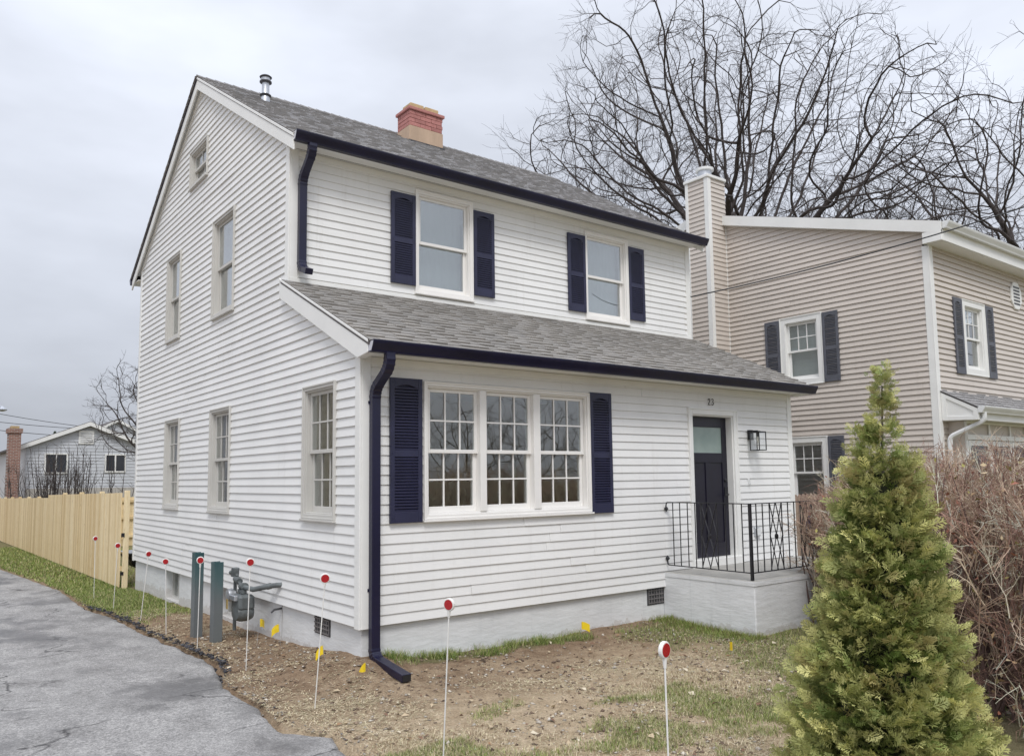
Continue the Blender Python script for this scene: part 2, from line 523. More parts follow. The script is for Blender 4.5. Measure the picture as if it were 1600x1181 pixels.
def grass_mask(x, y):
    n = fb(x, y, 1.1, 4, 9.0); n2 = fb(x, y, 3.2, 3, 4.0)
    g = 0.0
    if x < 0.05 and x > -1.7 and y > 3:
        g = max(g, smooth(4.2, 7.5, y + 1.2 * n) * smooth(0.0, 0.2, x - drive_edge(y)))
        if y > 8.5: g = max(g, smooth(0, 0.15, x - drive_edge(y)))
    if y > 9.5: g = max(g, 0.85 if x > drive_edge(y) + 0.1 else 0)
    if x > 8: g = max(g, 0.6)
    # by the stoop and the right hand lawn
    g = max(g, smooth(1.0, 0.25, math.hypot((x - 4.3) / 1.15, (y + 0.75) / 0.9) + 0.35 * n) * 0.95)
    g = max(g, smooth(2.9, 4.2, x + 0.5 * y * 0 + 0.9 * n) * smooth(0.3, -0.6, y) * 0.9)
    g = max(g, smooth(1.6, 3.2, x - 0.35 * (y + 4) + 1.1 * n) * smooth(-1.7, -2.6, y + 0.5 * n2) * 0.7)
    # foreground tufts
    g = max(g, smooth(0.62, 0.2, math.hypot((x + 0.35) / 0.9, (y + 3.0) / 0.55) + 0.5 * n) * 0.95)
    g = max(g, smooth(0.9, 0.3, math.hypot((x - 0.9) / 0.9, (y + 3.1) / 0.7) + 0.6 * n2) * 0.7)
    g = max(g, smooth(0.8, 0.3, math.hypot((x - 0.35) / 0.5, (y + 1.75) / 0.35) + 0.6 * n2) * 0.4)
    if y < -2.2: g = max(g, smooth(-0.05, 0.35, n) * 0.75)
    g = max(g, smooth(0.9, 0.2, math.hypot((x - 2.2) / 1.2, (y + 3.2) / 1.0) + 0.5 * n2) * 0.8)
    if -0.34 < y < 0.05 and 0.25 < x < 3.3:
        g = max(g, smooth(-0.36, -0.14, y + 0.10 * n2) * smooth(-0.35, 0.15, n + 0.2) * smooth(3.3, 2.5, x))
    return g

def axis(lo, hi, f0, f1, step):
    a = list(np.arange(f0, f1 + 1e-6, step))
    s = step; v = f0
    left = []
    while v > lo:
        s *= 1.35; v -= s; left.append(v)
    s = step; v = f1
    right = []
    while v < hi:
        s *= 1.35; v += s; right.append(v)
    return left[::-1] + a + right

xs = axis(-600, 900, -2.2, 6.6, 0.07)
ys = axis(-300, 1000, -6.2, 11.5, 0.085)
gv = np.zeros((len(ys), len(xs), 3)); gm = np.zeros((len(ys), len(xs)))
for j, yy in enumerate(ys):
    for i, xx in enumerate(xs):
        gv[j, i] = (xx, yy, ground_z(xx, yy)); gm[j, i] = grass_mask(xx, yy) if abs(xx) < 40 and abs(yy) < 60 else 0.8
idx = np.arange(len(xs) * len(ys)).reshape(len(ys), len(xs))
gf = np.stack([idx[:-1, :-1], idx[:-1, 1:], idx[1:, 1:], idx[1:, :-1]], -1).reshape(-1, 4)
gm_f = ((gm[:-1, :-1] + gm[:-1, 1:] + gm[1:, 1:] + gm[1:, :-1]) / 4).ravel()

def mk_ground():
    m = Mat('soil_and_turf', 0.95, 0.15)
    g = m.n.new('ShaderNodeAttribute'); g.attribute_name = 'turf'
    fine = m.noise(55, 5, 0.7); mid = m.noise(7, 5, 0.65); big = m.noise(0.9, 4, 0.6)
    soil = m.ramp(mid, [(0.2, (0.17, 0.112, 0.07)), (0.5, (0.29, 0.205, 0.135)), (0.8, (0.40, 0.30, 0.205))])
    # drier, paler soil away from the house
    tc = m.n.new('ShaderNodeTexCoord'); sp = m.n.new('ShaderNodeSeparateXYZ'); m.l.new(tc.outputs['Object'], sp.inputs[0])
    far = m.math('ADD', m.math('MULTIPLY', sp.outputs['Y'], -0.35), m.math('MULTIPLY', big, 0.9))
    soil = m.mix(m.ramp(far, [(0.55, (0, 0, 0)), (1.25, (1, 1, 1))]), soil, m.ramp(mid, [(0.25, (0.38, 0.28, 0.18)), (0.7, (0.62, 0.50, 0.35))]))
    soil = m.mix(1.0, soil, m.ramp(fine, [(0.25, (0.55,) * 3), (0.5, (1,) * 3), (0.8, (1.35, 1.33, 1.3))]), 'MULTIPLY')
    turf = m.ramp(mid, [(0.25, (0.12, 0.12, 0.05)), (0.75, (0.24, 0.22, 0.11))])
    c = m.mix(m.ramp(g.outputs['Fac'], [(0.25, (0, 0, 0)), (0.8, (0.85,) * 3)]), soil, turf)
    m.color(c)
    m.bump(m.math('ADD', fine, m.math('MULTIPLY', mid, 1.5)), 0.9, 0.035)
    return m.m
me = array_mesh('ground', gv.reshape(-1, 3), gf, mk_ground(), smooth=True)
at = me.attributes.new('turf', 'FLOAT', 'POINT'); at.data.foreach_set('value', gm.astype(np.float32).ravel())
ground = bpy.data.objects.new('ground', me); col.objects.link(ground); tag(ground, kind='structure')

# driveway: a slab of old asphalt with an uneven edge
def mk_asphalt():
    m = Mat('worn_damp_asphalt', 0.7, 0.16)
    agg = m.noise(62, 5, 0.85); agg2 = m.noise(22, 4, 0.8)
    mid = m.noise(2.2, 7, 0.7, (1.15, 0.75, 1)); big = m.noise(0.75, 7, 0.66, (1.0, 0.8, 1))
    c = m.ramp(mid, [(0.25, (0.185, 0.18, 0.176)), (0.5, (0.295, 0.289, 0.284)), (0.78, (0.40, 0.392, 0.382))])
    c = m.mix(1.0, c, m.ramp(agg, [(0.30, (0.25,) * 3), (0.5, (1,) * 3), (0.68, (1.75, 1.72, 1.68))]), 'MULTIPLY')
    c = m.mix(1.0, c, m.ramp(agg2, [(0.3, (0.72,) * 3), (0.7, (1.22,) * 3)]), 'MULTIPLY')
    # damp patches: darker and glossier
    wet = m.ramp(big, [(0.50, (0, 0, 0)), (0.60, (1, 1, 1))])
    c = m.mix(m.math('MULTIPLY', wet, 0.62), c, (0.075, 0.074, 0.076))
    # crack network
    v = m.n.new('ShaderNodeTexVoronoi'); v.feature = 'DISTANCE_TO_EDGE'; v.inputs['Scale'].default_value = 0.85
    w = m.n.new('ShaderNodeTexNoise'); w.inputs['Scale'].default_value = 2.2; w.inputs['Detail'].default_value = 5
    mp = m.coord((0.75, 1.0, 1)); m.l.new(mp, w.inputs['Vector'])
    ad = m.n.new('ShaderNodeMixRGB'); ad.blend_type = 'LINEAR_LIGHT'; ad.inputs[0].default_value = 0.32
    m.l.new(mp, ad.inputs[1]); m.l.new(w.outputs['Color'], ad.inputs[2]); m.l.new(ad.outputs[0], v.inputs['Vector'])
    cr = m.ramp(v.outputs['Distance'], [(0.0, (1, 1, 1)), (0.006, (0.75,) * 3), (0.014, (0, 0, 0))])
    gate = m.ramp(m.noise(0.9, 3, 0.5), [(0.44, (0, 0, 0)), (0.56, (1, 1, 1))])
    cr = m.mix(1.0, cr, gate, 'MULTIPLY')
    c = m.mix(m.math('MULTIPLY', cr, 0.8), c, (0.035, 0.034, 0.036))
    m.color(c)
    m.rough(m.ramp(m.math('ADD', m.math('MULTIPLY', wet, -0.35), agg), [(0.0, (0.38,) * 3), (0.6, (0.85,) * 3)]))
    m.bump(m.math('SUBTRACT', m.math('MULTIPLY', agg, 0.5), cr), 0.5, 0.006)
    return m.m
M['asphalt'] = mk_asphalt()
dy = list(np.arange(-9, 12, 0.07)) + list(np.arange(12, 30, 0.4))
dcols = [0, 0.02, 0.06, 0.15, 0.3, 0.5, 0.75, 1.05, 1.4, 1.9, 2.6, 3.5, 4.6, 5.8]
dv = []
for yy in dy:
    e = drive_edge(yy)
    for k, q in enumerate(dcols):
        x = e - q
        z = base_z(x, yy) + 0.006 * fb(x, yy, 0.7, 3, 1.0) + 0.012 - (0.04 if k == 0 else 0.010 if k == 1 else 0) + 0.012 * max(0, fb(x, yy, 3.5, 2, 3)) * math.exp(-q / 0.2)
        dv.append((x, yy, z))
nc = len(dcols)
df = [(j * nc + i, j * nc + i + 1, (j + 1) * nc + i + 1, (j + 1) * nc + i) for j in range(len(dy) - 1) for i in range(nc - 1)]
df = [f[::-1] for f in df]
me = array_mesh('driveway', dv, df, M['asphalt'], smooth=True)
driveway = bpy.data.objects.new('driveway', me); col.objects.link(driveway); tag(driveway, kind='structure')

# ------------------------------------------------------------------ the white house
W, D, S = 7.5686, 9.562, 1.957
EXPO = 0.1016
UP_A, UP_Y0, UP_Z0 = 0.594, 1.65, 5.73          # upper roof: z = UP_Z0 + UP_A*(y-UP_Y0)
LO_A, LO_Y0, LO_Z0 = 0.470, -0.372, 2.863       # lower (porch) roof
YP = 5.76                                        # ridge
house = root('white_house', (W / 2, D / 2, -0.5), 'white clapboard two storey house with navy shutters, gutters and dark front door', 'house')

mL = lambda u, n, z: (-n, u, z)                  # left wall, u = y
mF = lambda u, n, z: (u, -n, z)                  # front wall, ground floor
mU = lambda u, n, z: (u, S - n, z)               # front wall, upper floor

def bands(zmin, zmax, openings, extra=()):
    zs = {zmin, zmax, *extra}
    for (u0, u1, w0, w1) in openings:
        for w in (w0, w1):
            if zmin < w < zmax: zs.add(w)
    zs = sorted(zs)
    return [(a, b) for a, b in zip(zs, zs[1:]) if b - a > 1e-4]

def pieces(a, b, lo, hi, openings):
    """trapezoid pieces of the band a..b; each (ua0, ub0, ua1, ub1)"""
    cuts = sorted([(o[0], o[1]) for o in openings if o[2] < (a + b) / 2 < o[3]])
    res = []
    l0, l1, r0, r1 = lo(a), lo(b), hi(a), hi(b)
    cur0, cur1 = l0, l1
    for c0, c1 in cuts:
        if c0 > max(cur0, cur1) and c0 < min(r0, r1):
            res.append((cur0, c0, cur1, c0)); cur0 = cur1 = c1
        elif c0 < min(r0, r1) and c1 > max(cur0, cur1): cur0 = cur1 = c1
    if r0 - cur0 > 0.01 or r1 - cur1 > 0.01:
        res.append((cur0, max(r0, cur0), cur1, max(r1, cur1)))
    return res

def clad(parent, m, lo, hi, zmin, zmax, openings, mat, expo=EXPO, extra=(), name='siding_board', tb=0.021, tt=0.004, split=2.9):
    k = 0
    z = zmin
    rnd = random.Random(int(zmin * 1000) + len(openings))
    while z < zmax - 0.01:
        z1 = min(z + expo, zmax)
        if lo((z + z1) / 2) < hi((z + z1) / 2) - 0.02:
            bl = [(a, b, pieces(a, b, lo, hi, openings)) for a, b in bands(z, z1, openings, [e for e in extra if z < e < z1])]
            key = min(bl, key=lambda t: (len(t[2]) if t[2] else 99))
            groups = [[] for _ in key[2]]
            for a, b, ps in bl:
                for p in ps:
                    best = max(range(len(groups)), key=lambda g: min(p[1], key[2][g][1]) - max(p[0], key[2][g][0])) if groups else None
                    if best is not None: groups[best].append((a, b, p))
            for g in groups:
                segs = [g]
                if len(g) == 1 and g[0][2][1] - g[0][2][0] > split:
                    a, b, p = g[0]
                    x = p[0] + rnd.uniform(0.22, 0.78) * (p[1] - p[0])
                    segs = [[(a, b, (p[0], x, p[2], x))], [(a, b, (x + 0.003, p[1], x + 0.003, p[3]))]]
                for si, sg in enumerate(segs):
                    mb = MB()
                    off = 0.0032 * si + rnd.uniform(-0.001, 0.001)
                    for a, b, p in sg:
                        na = tb + (tt - tb) * (a - z) / expo + off; nb = tb + (tt - tb) * (b - z) / expo + off
                        mb.hexa([m(p[0], 0, a), m(p[1], 0, a), m(p[1], na, a), m(p[0], na, a), m(p[2], 0, b), m(p[3], 0, b), m(p[3], nb, b), m(p[2], nb, b)])
                    mb.build(name, mat, parent)
                    k += 1
        z = z1
    return k

def wall(parent, m, lo, hi, zmin, zmax, openings, extra, thick=0.14, mat=None, name='wall'):
    mb = MB()
    for a, b in bands(zmin, zmax, openings, extra):
        for p in pieces(a, b, lo, hi, openings):
            mb.hexa([m(p[0], -thick, a), m(p[1], -thick, a), m(p[1], -0.001, a), m(p[0], -0.001, a), m(p[2], -thick, b), m(p[3], -thick, b), m(p[3], -0.001, b), m(p[2], -0.001, b)])
    return mb.build(name, mat or M['wall_core'], parent)

# --- windows
def window(parent, m, u0, u1, z0, z1, casing, cmat, smat, grid=None, glass='glass', sill=True, units=None, deep=0.10, inner=False, rail=None, backsheet=None):
    """double hung window; casing = (side, top) widths"""
    cw = casing
    mb = MB()
    for a, b, c, d in ((u0, u0 + cw, z0, z1), (u1 - cw, u1, z0, z1), (u0 + cw, u1 - cw, z1 - cw, z1), (u0 + cw, u1 - cw, z0, z0 + cw)):
        mb.box(a, b, 0.0, 0.034, c, d, m)
    # raised outer bead
    bw = 0.016
    for a, b, c, d in ((u0 - 0.004, u0 + bw, z0 - 0.004, z1 + 0.004), (u1 - bw, u1 + 0.004, z0 - 0.004, z1 + 0.004), (u0 + bw, u1 - bw, z1 - bw, z1 + 0.004), (u0 + bw, u1 - bw, z0 - 0.004, z0 + bw)):
        mb.box(a, b, 0.0, 0.046, c, d, m)
    # jamb liner
    jw = 0.018
    a0, a1, c0, c1 = u0 + cw, u1 - cw, z0 + cw, z1 - cw
    for a, b, c, d in ((a0 - 0.002, a0 + jw, c0, c1), (a1 - jw, a1 + 0.002, c0, c1), (a0 + jw, a1 - jw, c1 - jw, c1 + 0.002), (a0 + jw, a1 - jw, c0 - 0.002, c0 + jw)):
        mb.box(a, b, -0.14, 0.012, c, d, m)
    if units:
        for s0, s1 in units[1]:
            mb.box(s0, s1, -0.14, 0.026, c0 + jw, c1 - jw, m)
    win = mb.build('window', cmat, parent, bevel=0.003)
    if sill:
        MB().box(u0 - 0.015, u1 + 0.015, 0.0, 0.06, z0 - 0.028, z0 - 0.006, m).build('sill', cmat, win, bevel=0.003)
    for s0, s1 in (units[0] if units else [(a0 + jw, a1 - jw)]):
        t0, t1 = c0 + jw, c1 - jw
        zc = rail if rail else (t0 + t1) / 2
        for up in (True, False):
            lo_, hi_ = (zc - 0.022, t1) if up else (t0, zc + 0.022)
            n1 = -0.028 if up else -0.062
            n0 = n1 - 0.032
            st, rt = 0.045, 0.04
            bt = 0.042 if up else 0.065
            sb = MB()
            sb.box(s0, s0 + st, n0, n1, lo_, hi_, m); sb.box(s1 - st, s1, n0, n1, lo_, hi_, m)
            sb.box(s0 + st, s1 - st, n0, n1, hi_ - rt, hi_, m); sb.box(s0 + st, s1 - st, n0, n1, lo_, lo_ + bt, m)
            sb.build('sash', smat, win, bevel=0.003)
            g0, g1, h0, h1 = s0 + st, s1 - st, lo_ + bt, hi_ - rt
            ng = (n0 + n1) / 2
            MB().box(g0 - 0.004, g1 + 0.004, ng - 0.003, ng + 0.003, h0 - 0.004, h1 + 0.004, m).build('pane', M[glass], win)
            if grid and (up or grid[2]):
                mw = 0.009
                for i in range(1, grid[0]):
                    x = g0 + (g1 - g0) * i / grid[0]
                    MB().box(x - mw, x + mw, ng + 0.0035, ng + 0.013, h0, h1, m).build('muntin', smat, win)
                for i in range(1, grid[1]):
                    zz = h0 + (h1 - h0) * i / grid[1]
                    MB().box(g0, g1, ng + 0.0135, ng + 0.016, zz - mw, zz + mw, m).build('muntin', smat, win)
        if backsheet:
            # pale rippled sheet added behind the glass to lighten the pane
            mb = MB()
            n = 40
            for i in range(n):
                x0 = s0 + (s1 - s0) * i / n; x1 = s0 + (s1 - s0) * (i + 1) / n
                d0 = -0.20 + 0.006 * math.sin(i * 0.9); d1 = -0.20 + 0.006 * math.sin((i + 1) * 0.9)
                mb.hexa([m(x0, d0 - 0.004, t0), m(x1, d1 - 0.004, t0), m(x1, d1, t0), m(x0, d0, t0), m(x0, d0 - 0.004, t1), m(x1, d1 - 0.004, t1), m(x1, d1, t1), m(x0, d0, t1)])
            mb.build('pane_backsheet', M[backsheet], win)
    return win

louvre_cache = {}
def shutter(parent, m, u0, u1, z0, z1, mat, axis_x=True, louvre_objs=True):
    th = 0.032; st = 0.052
    mid = z0 + (z1 - z0) * 0.475
    mb = MB()
    mb.box(u0, u0 + st, 0.018, 0.018 + th, z0, z1, m); mb.box(u1 - st, u1, 0.018, 0.018 + th, z0, z1, m)
    mb.box(u0 + st, u1 - st, 0.018, 0.016 + th, z0, z0 + 0.115, m)
    mb.box(u0 + st, u1 - st, 0.018, 0.016 + th, mid - 0.035, mid + 0.035, m)
    # arched top rail
    n = 10
    arch = [(u0 + st, z1), (u0 + st, z1 - 0.10)]
    for i in range(n + 1):
        t = i / n
        arch.append((u0 + st + (u1 - u0 - 2 * st) * t, z1 - 0.10 + 0.028 * math.sin(math.pi * t) ** 1.5))
    arch.append((u1 - st, z1))
    mb.prism(arch, 0.018, 0.016 + th, m)
    mb.box(u0 + st, u1 - st, 0.012, 0.020, z0 + 0.05, z1 - 0.05, m)          # backing
    for zz in (z0 + 0.05, mid, z1 - 0.05):
        for uu in (u0 + 0.024, u1 - 0.024):
            mb.box(uu - 0.006, uu + 0.006, 0.018 + th, 0.021 + th, zz - 0.006, zz + 0.006, m)
    sh = mb.build('shutter', mat, parent, bevel=0.003)
    pitch = 0.031
    w = u1 - u0 - 2 * st
    joined = MB()
    for (a, b) in ((z0 + 0.115, mid - 0.035), (mid + 0.035, z1 - 0.085)):
        k = int((b - a) / pitch)
        p = (b - a) / k
        for i in range(k):
            z = a + p * i
            mb = joined if not louvre_objs else MB()
            f0, f1 = z + p * 0.04, z + p * 0.62          # blunt front edge, then the blade runs up and back
            mb.hexa([m(u0 + st, 0.0205, f0 + p * 0.55), m(u1 - st, 0.0205, f0 + p * 0.55), m(u1 - st, 0.045, f0), m(u0 + st, 0.045, f0),
                     m(u0 + st, 0.0205, z + p * 0.92), m(u1 - st, 0.0205, z + p * 0.92), m(u1 - st, 0.047, f1), m(u0 + st, 0.047, f1)])
            if louvre_objs: mb.build('louvre', mat, sh)
    if not louvre_objs: joined.build('louvre_panel', mat, sh)
    return sh

# openings (casing outer rectangles)
LW = [(0.55, 1.403, 1.049, 2.549), (3.978, 4.879, 1.049, 2.549), (6.534, 7.405, 1.049, 2.549), (3.955, 4.93, 3.95, 5.47), (6.70, 7.55, 3.955, 5.468), (5.33, 6.275, 6.385, 7.02)]
FWIN = (0.735, 3.18, 1.043, 2.527)
DOOR = (5.075, 6.172, 0.19, 2.43)
UWN = [(1.80, 2.76, 4.035, 5.487), (4.99, 5.975, 4.035, 5.475)]
shrink = lambda o, c: (o[0] + c, o[1] - c, o[2] + c, o[3] - c)

KINK1, KINK2 = 2.985, 3.90
def loL(z):
    if z <= KINK1: return 0.0
    if z <= KINK2: return (z - KINK1) / LO_A
    if z <= 5.82: return S
    return S + (z - 5.82) / UP_A
def hiL(z):
    if z <= 5.82: return D
    return D - (z - 5.82) / UP_A
ZTOP = 5.82 + UP_A * (D - S) / 2 - 0.01
exL = (KINK1, KINK2, 5.82)

wl_ = wall(house, mL, loL, hiL, 0.0, ZTOP, [shrink(o, 0.055) for o in LW], exL)
clad(wl_, mL, lambda z: max(loL(z), 0.0) + (0.075 if z < 2.95 else 0.0), hiL, 0.0, ZTOP, [shrink(o, 0.02) for o in LW], M['siding_y'], extra=exL)
wf_ = wall(house, mF, lambda z: 0.001, lambda z: W, 0.0, 2.80, [shrink(FWIN, 0.05), shrink(DOOR, 0.06)], ())
clad(wf_, mF, lambda z: 0.085, lambda z: W - 0.085 if z > 0.18 else 4.60, 0.0, 2.745, [shrink(FWIN, 0.02), (DOOR[0] + 0.02, DOOR[1] - 0.02, 0.05, DOOR[3] - 0.02)], M['siding_x'], extra=(0.18,), tb=0.0175)
wu_ = wall(house, mU, lambda z: 0.001, lambda z: W, 3.5, 5.80, [shrink(o, 0.055) for o in UWN], ())
clad(wu_, mU, lambda z: 0.085, lambda z: W - 0.085, 4.0, 5.64, [shrink(o, 0.02) for o in UWN], M['siding_x'], tb=0.0175)
# far walls (right and back)
mR = lambda u, n, z: (W + n, u, z)
mBk = lambda u, n, z: (u, D + n, z)
wr_ = wall(house, mR, loL, hiL, 0.0, ZTOP, [], exL)
clad(wr_, mR, lambda z: loL(z), hiL, 0.0, ZTOP, [], M['siding_y'], extra=exL, split=99)
wb_ = wall(house, mBk, lambda z: 0.0, lambda z: W, 0.0, 5.8, [], ())
clad(wb_, mBk, lambda z: 0.0, lambda z: W, 0.0, 5.8, [], M['siding_x'], expo=EXPO, split=99)

# corner boards
def corner(x, y, sx, sy, z0, z1, wx=0.10, wy=0.085):
    mb = MB()
    mb.box(min(x, x + sx * wx), max(x, x + sx * wx), y - 0.026 if sy > 0 else y, y if sy > 0 else y + 0.026, z0, z1)
    mb.box(x - 0.026 if sx > 0 else x, x if sx > 0 else x + 0.026, min(y - 0.026 * sy, y + sy * wy), max(y - 0.026 * sy, y + sy * wy), z0, z1)
    return mb.build('corner_board', M['trim'], house, bevel=0.004)
corner(0, 0, 1, 1, -0.02, 2.76)
corner(W, 0, -1, 1, -0.02, 2.76, 0.085)
corner(0, S, 1, 1, 3.93, 5.70)
corner(W, S, -1, 1, 3.93, 5.70, 0.085)
corner(0, D, 1, -1, -0.02, 5.70, 0.085)
# flashing strip where the porch roof meets the upper wall
MB().box(0.0, W, S - 0.032, S - 0.001, 3.90, 3.985).build('flashing_board', M['trim'], house, bevel=0.003)

# foundation
FO = [(6.52, 7.32, -0.50, -0.03), (3.55, 4.40, -0.42, -0.03)]
mLF = lambda u, n, z: (0.03 - n, u, z)
mFF = lambda u, n, z: (u, 0.03 - n, z)
fnd = wall(house, mLF, lambda z: 0.03, lambda z: D - 0.03, -1.2, -0.004, FO, (), 0.2, M['foundation'], 'foundation')
wall(house, mFF, lambda z: 0.231, lambda z: W - 0.03, -1.2, -0.004, [], (), 0.2, M['foundation'], 'foundation')
wall(house, lambda u, n, z: (u, D - 0.03 + n, z), lambda z: 0.231, lambda z: W - 0.03, -1.2, -0.004, [], (), 0.2, M['foundation'], 'foundation')
MB().box(0.026, 0.0295, 2.095, 2.101, -0.45, -0.02).build('control_joint', M['stoop_top'], house)
for (a, b, c, d) in FO:
    mb = MB()
    for p in ((a, a + 0.04, c, d), (b - 0.04, b, c, d), (a + 0.04, b - 0.04, d - 0.04, d), (a + 0.04, b - 0.04, c, c + 0.04), ((a + b) / 2 - 0.02, (a + b) / 2 + 0.02, c + 0.04, d - 0.04)):
        mb.box(p[0], p[1], -0.17, -0.10, p[2], p[3], mLF)
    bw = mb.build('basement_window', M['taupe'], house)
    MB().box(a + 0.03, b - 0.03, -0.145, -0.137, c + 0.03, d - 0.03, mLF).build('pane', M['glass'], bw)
def vent(m, a, b, c, d):
    mb = MB()
    mb.box(a, b, -0.02, 0.004, c, d, m)
    v = mb.build('foundation_vent', M['dark_metal'], house)
    g = MB()
    for i in range(7): 
        x = a + (b - a) * (i + 0.5) / 7
        g.box(x - 0.008, x + 0.008, 0.0045, 0.012, c + 0.01, d - 0.01, m)
    for i in range(4):
        z = c + (d - c) * (i + 0.5) / 4
        g.box(a + 0.01, b - 0.01, 0.0125, 0.017, z - 0.007, z + 0.007, m)
    g.build('grille', simple('vent_grille', (0.16, 0.15, 0.15), 0.6, 0.3, 30), v)
vent(mLF, 0.745, 1.15, -0.205, -0.012)
vent(mFF, 4.19, 4.545, -0.225, -0.012)

# windows of the left wall
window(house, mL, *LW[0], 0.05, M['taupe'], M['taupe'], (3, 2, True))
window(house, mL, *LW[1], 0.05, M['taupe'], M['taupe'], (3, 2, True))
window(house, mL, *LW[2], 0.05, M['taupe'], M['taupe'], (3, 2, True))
window(house, mL, *LW[3], 0.05, M['taupe'], M['taupe'], None, 'glass_lowe', backsheet='pane_backsheet')
window(house, mL, *LW[4], 0.05, M['taupe'], M['taupe'], None, 'glass_lowe', backsheet='pane_backsheet')
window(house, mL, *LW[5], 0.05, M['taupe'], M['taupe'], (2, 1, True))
# front windows
window(house, mF, *FWIN, 0.046, M['cream'], M['cream'], (3, 2, True), units=([(0.803, 1.478), (1.566, 2.262), (2.366, 3.112)], [(1.478, 1.566), (2.262, 2.366)]), rail=1.775)
for o in UWN:
    window(house, mU, *o, 0.048, M['cream'], M['cream'], None, 'glass_lowe', backsheet='pane_backsheet')
# shutters
for a, b in ((0.316, 0.705), (3.168, 3.545)): shutter(house, mF, a, b, 1.018, 2.542, M['shutter'])
for a, b in ((1.41, 1.793), (2.772, 3.142), (4.607, 4.985), (5.985, 6.366)): shutter(house, mU, a, b, 4.118, 5.385, M['shutter'])

# front door
a, b, c, d = DOOR
mb = MB()
cw = 0.085
mb.box(a, a + cw, 0, 0.034, c, d, mF); mb.box(b - cw, b, 0, 0.034, c, d, mF); mb.box(a + cw, b - cw, 0, 0.034, d - cw, d, mF)
mb.box(a - 0.004, a + 0.018, 0.001, 0.046, c, d + 0.004, mF); mb.box(b - 0.018, b + 0.004, 0.001, 0.046, c, d + 0.004, mF); mb.box(a + 0.018, b - 0.018, 0.001, 0.046, d - 0.018, d + 0.004, mF)
mb.box(a + cw - 0.004, a + cw + 0.02, -0.14, 0.01, c + 0.1, d - cw, mF); mb.box(b - cw - 0.02, b - cw + 0.004, -0.14, 0.01, c + 0.1, d - cw, mF); mb.box(a + cw + 0.02, b - cw - 0.02, -0.14, 0.01, d - cw - 0.02, d - cw + 0.004, mF)
frame = mb.build('door_frame', M['trim'], house, bevel=0.003)
MB().box(a + 0.02, b - 0.02, -0.14, 0.05, c, c + 0.112, mF).build('threshold', M['trim'], frame, bevel=0.006)
d0, d1, e0, e1 = a + cw + 0.021, b - cw - 0.021, c + 0.114, d - cw - 0.021
mb = MB()
nb = -0.095
gz0, gz1 = 1.80, 2.175                            # light
gx0, gx1 = d0 + 0.11, d1 - 0.11
pz0, pz1 = e0 + 0.20, 1.66
pm = (d0 + d1) / 2
# stiles, rails, recessed panels
mb.box(d0, gx0, nb - 0.045, nb, e0, e1, mF); mb.box(gx1, d1, nb - 0.045, nb, e0, e1, mF)
for z0_, z1_ in ((e0, pz0), (pz1, gz0), (gz1, e1)): mb.box(gx0, gx1, nb - 0.045, nb, z0_, z1_, mF)
mb.box(pm - 0.055, pm + 0.055, nb - 0.045, nb, pz0, pz1, mF)
mb.box(gx0, pm - 0.055, nb - 0.035, nb - 0.014, pz0, pz1, mF); mb.box(pm + 0.055, gx1, nb - 0.035, nb - 0.014, pz0, pz1, mF)
door = mb.build('door', M['door'], house, bevel=0.003)
MB().box(gx0, gx1, nb - 0.03, nb - 0.012, gz0, gz1, mF).build('glass_light', M['door_glass'], door)
mb = MB()
hx = d1 - 0.06
mb.box(hx - 0.03, hx + 0.03, nb, nb + 0.012, 1.16, 1.30, mF); mb.tube([mF(hx, nb + 0.01, 1.19), mF(hx, nb + 0.055, 1.19), mF(hx - 0.10, nb + 0.058, 1.185)], 0.011, 8)
mb.build('handle', M['black_iron'], door, bevel=0.002)
MB().lathe([(0.03, 0), (0.03, 0.012), (0.016, 0.02)], 14, (0, 0, 0), lambda x, y, z: mF(hx + x, nb + z, 1.40 + y)).build('deadbolt', M['black_iron'], door)

# roof slabs
def slab(y0, z0, y1, z1, x0, x1, t, mat, name='roof'):
    n = Vector((0, -(z1 - z0), (y1 - y0))).normalized()
    if n.z < 0: n = -n
    mb = MB()
    q = n * t
    mb.hexa([(x0, y0 - q.y, z0 - q.z), (x1, y0 - q.y, z0 - q.z), (x1, y1 - q.y, z1 - q.z), (x0, y1 - q.y, z1 - q.z), (x0, y0, z0), (x1, y0, z0), (x1, y1, z1), (x0, y1, z1)])
    return mb.build(name, mat, house)
XL, XR = -0.10, W + 0.10
ZR = UP_Z0 + UP_A * (YP - UP_Y0)
YB = 10.04
ZB = ZR - UP_A * (YB - YP)
roof_u = slab(UP_Y0, UP_Z0 - 0.012, YP, ZR - 0.012, XL, XR, 0.05, M['roof_far'])
roof_b = slab(YB, ZB - 0.012, YP, ZR - 0.012, XL, XR, 0.05, M['roof_far'])
LO_Y1 = S - 0.002
LO_Z1 = LO_Z0 + LO_A * (LO_Y1 - LO_Y0)
roof_l = slab(LO_Y0, LO_Z0 - 0.012, LO_Y1, LO_Z1 - 0.012, XL, XR, 0.05, M['roof_far'])

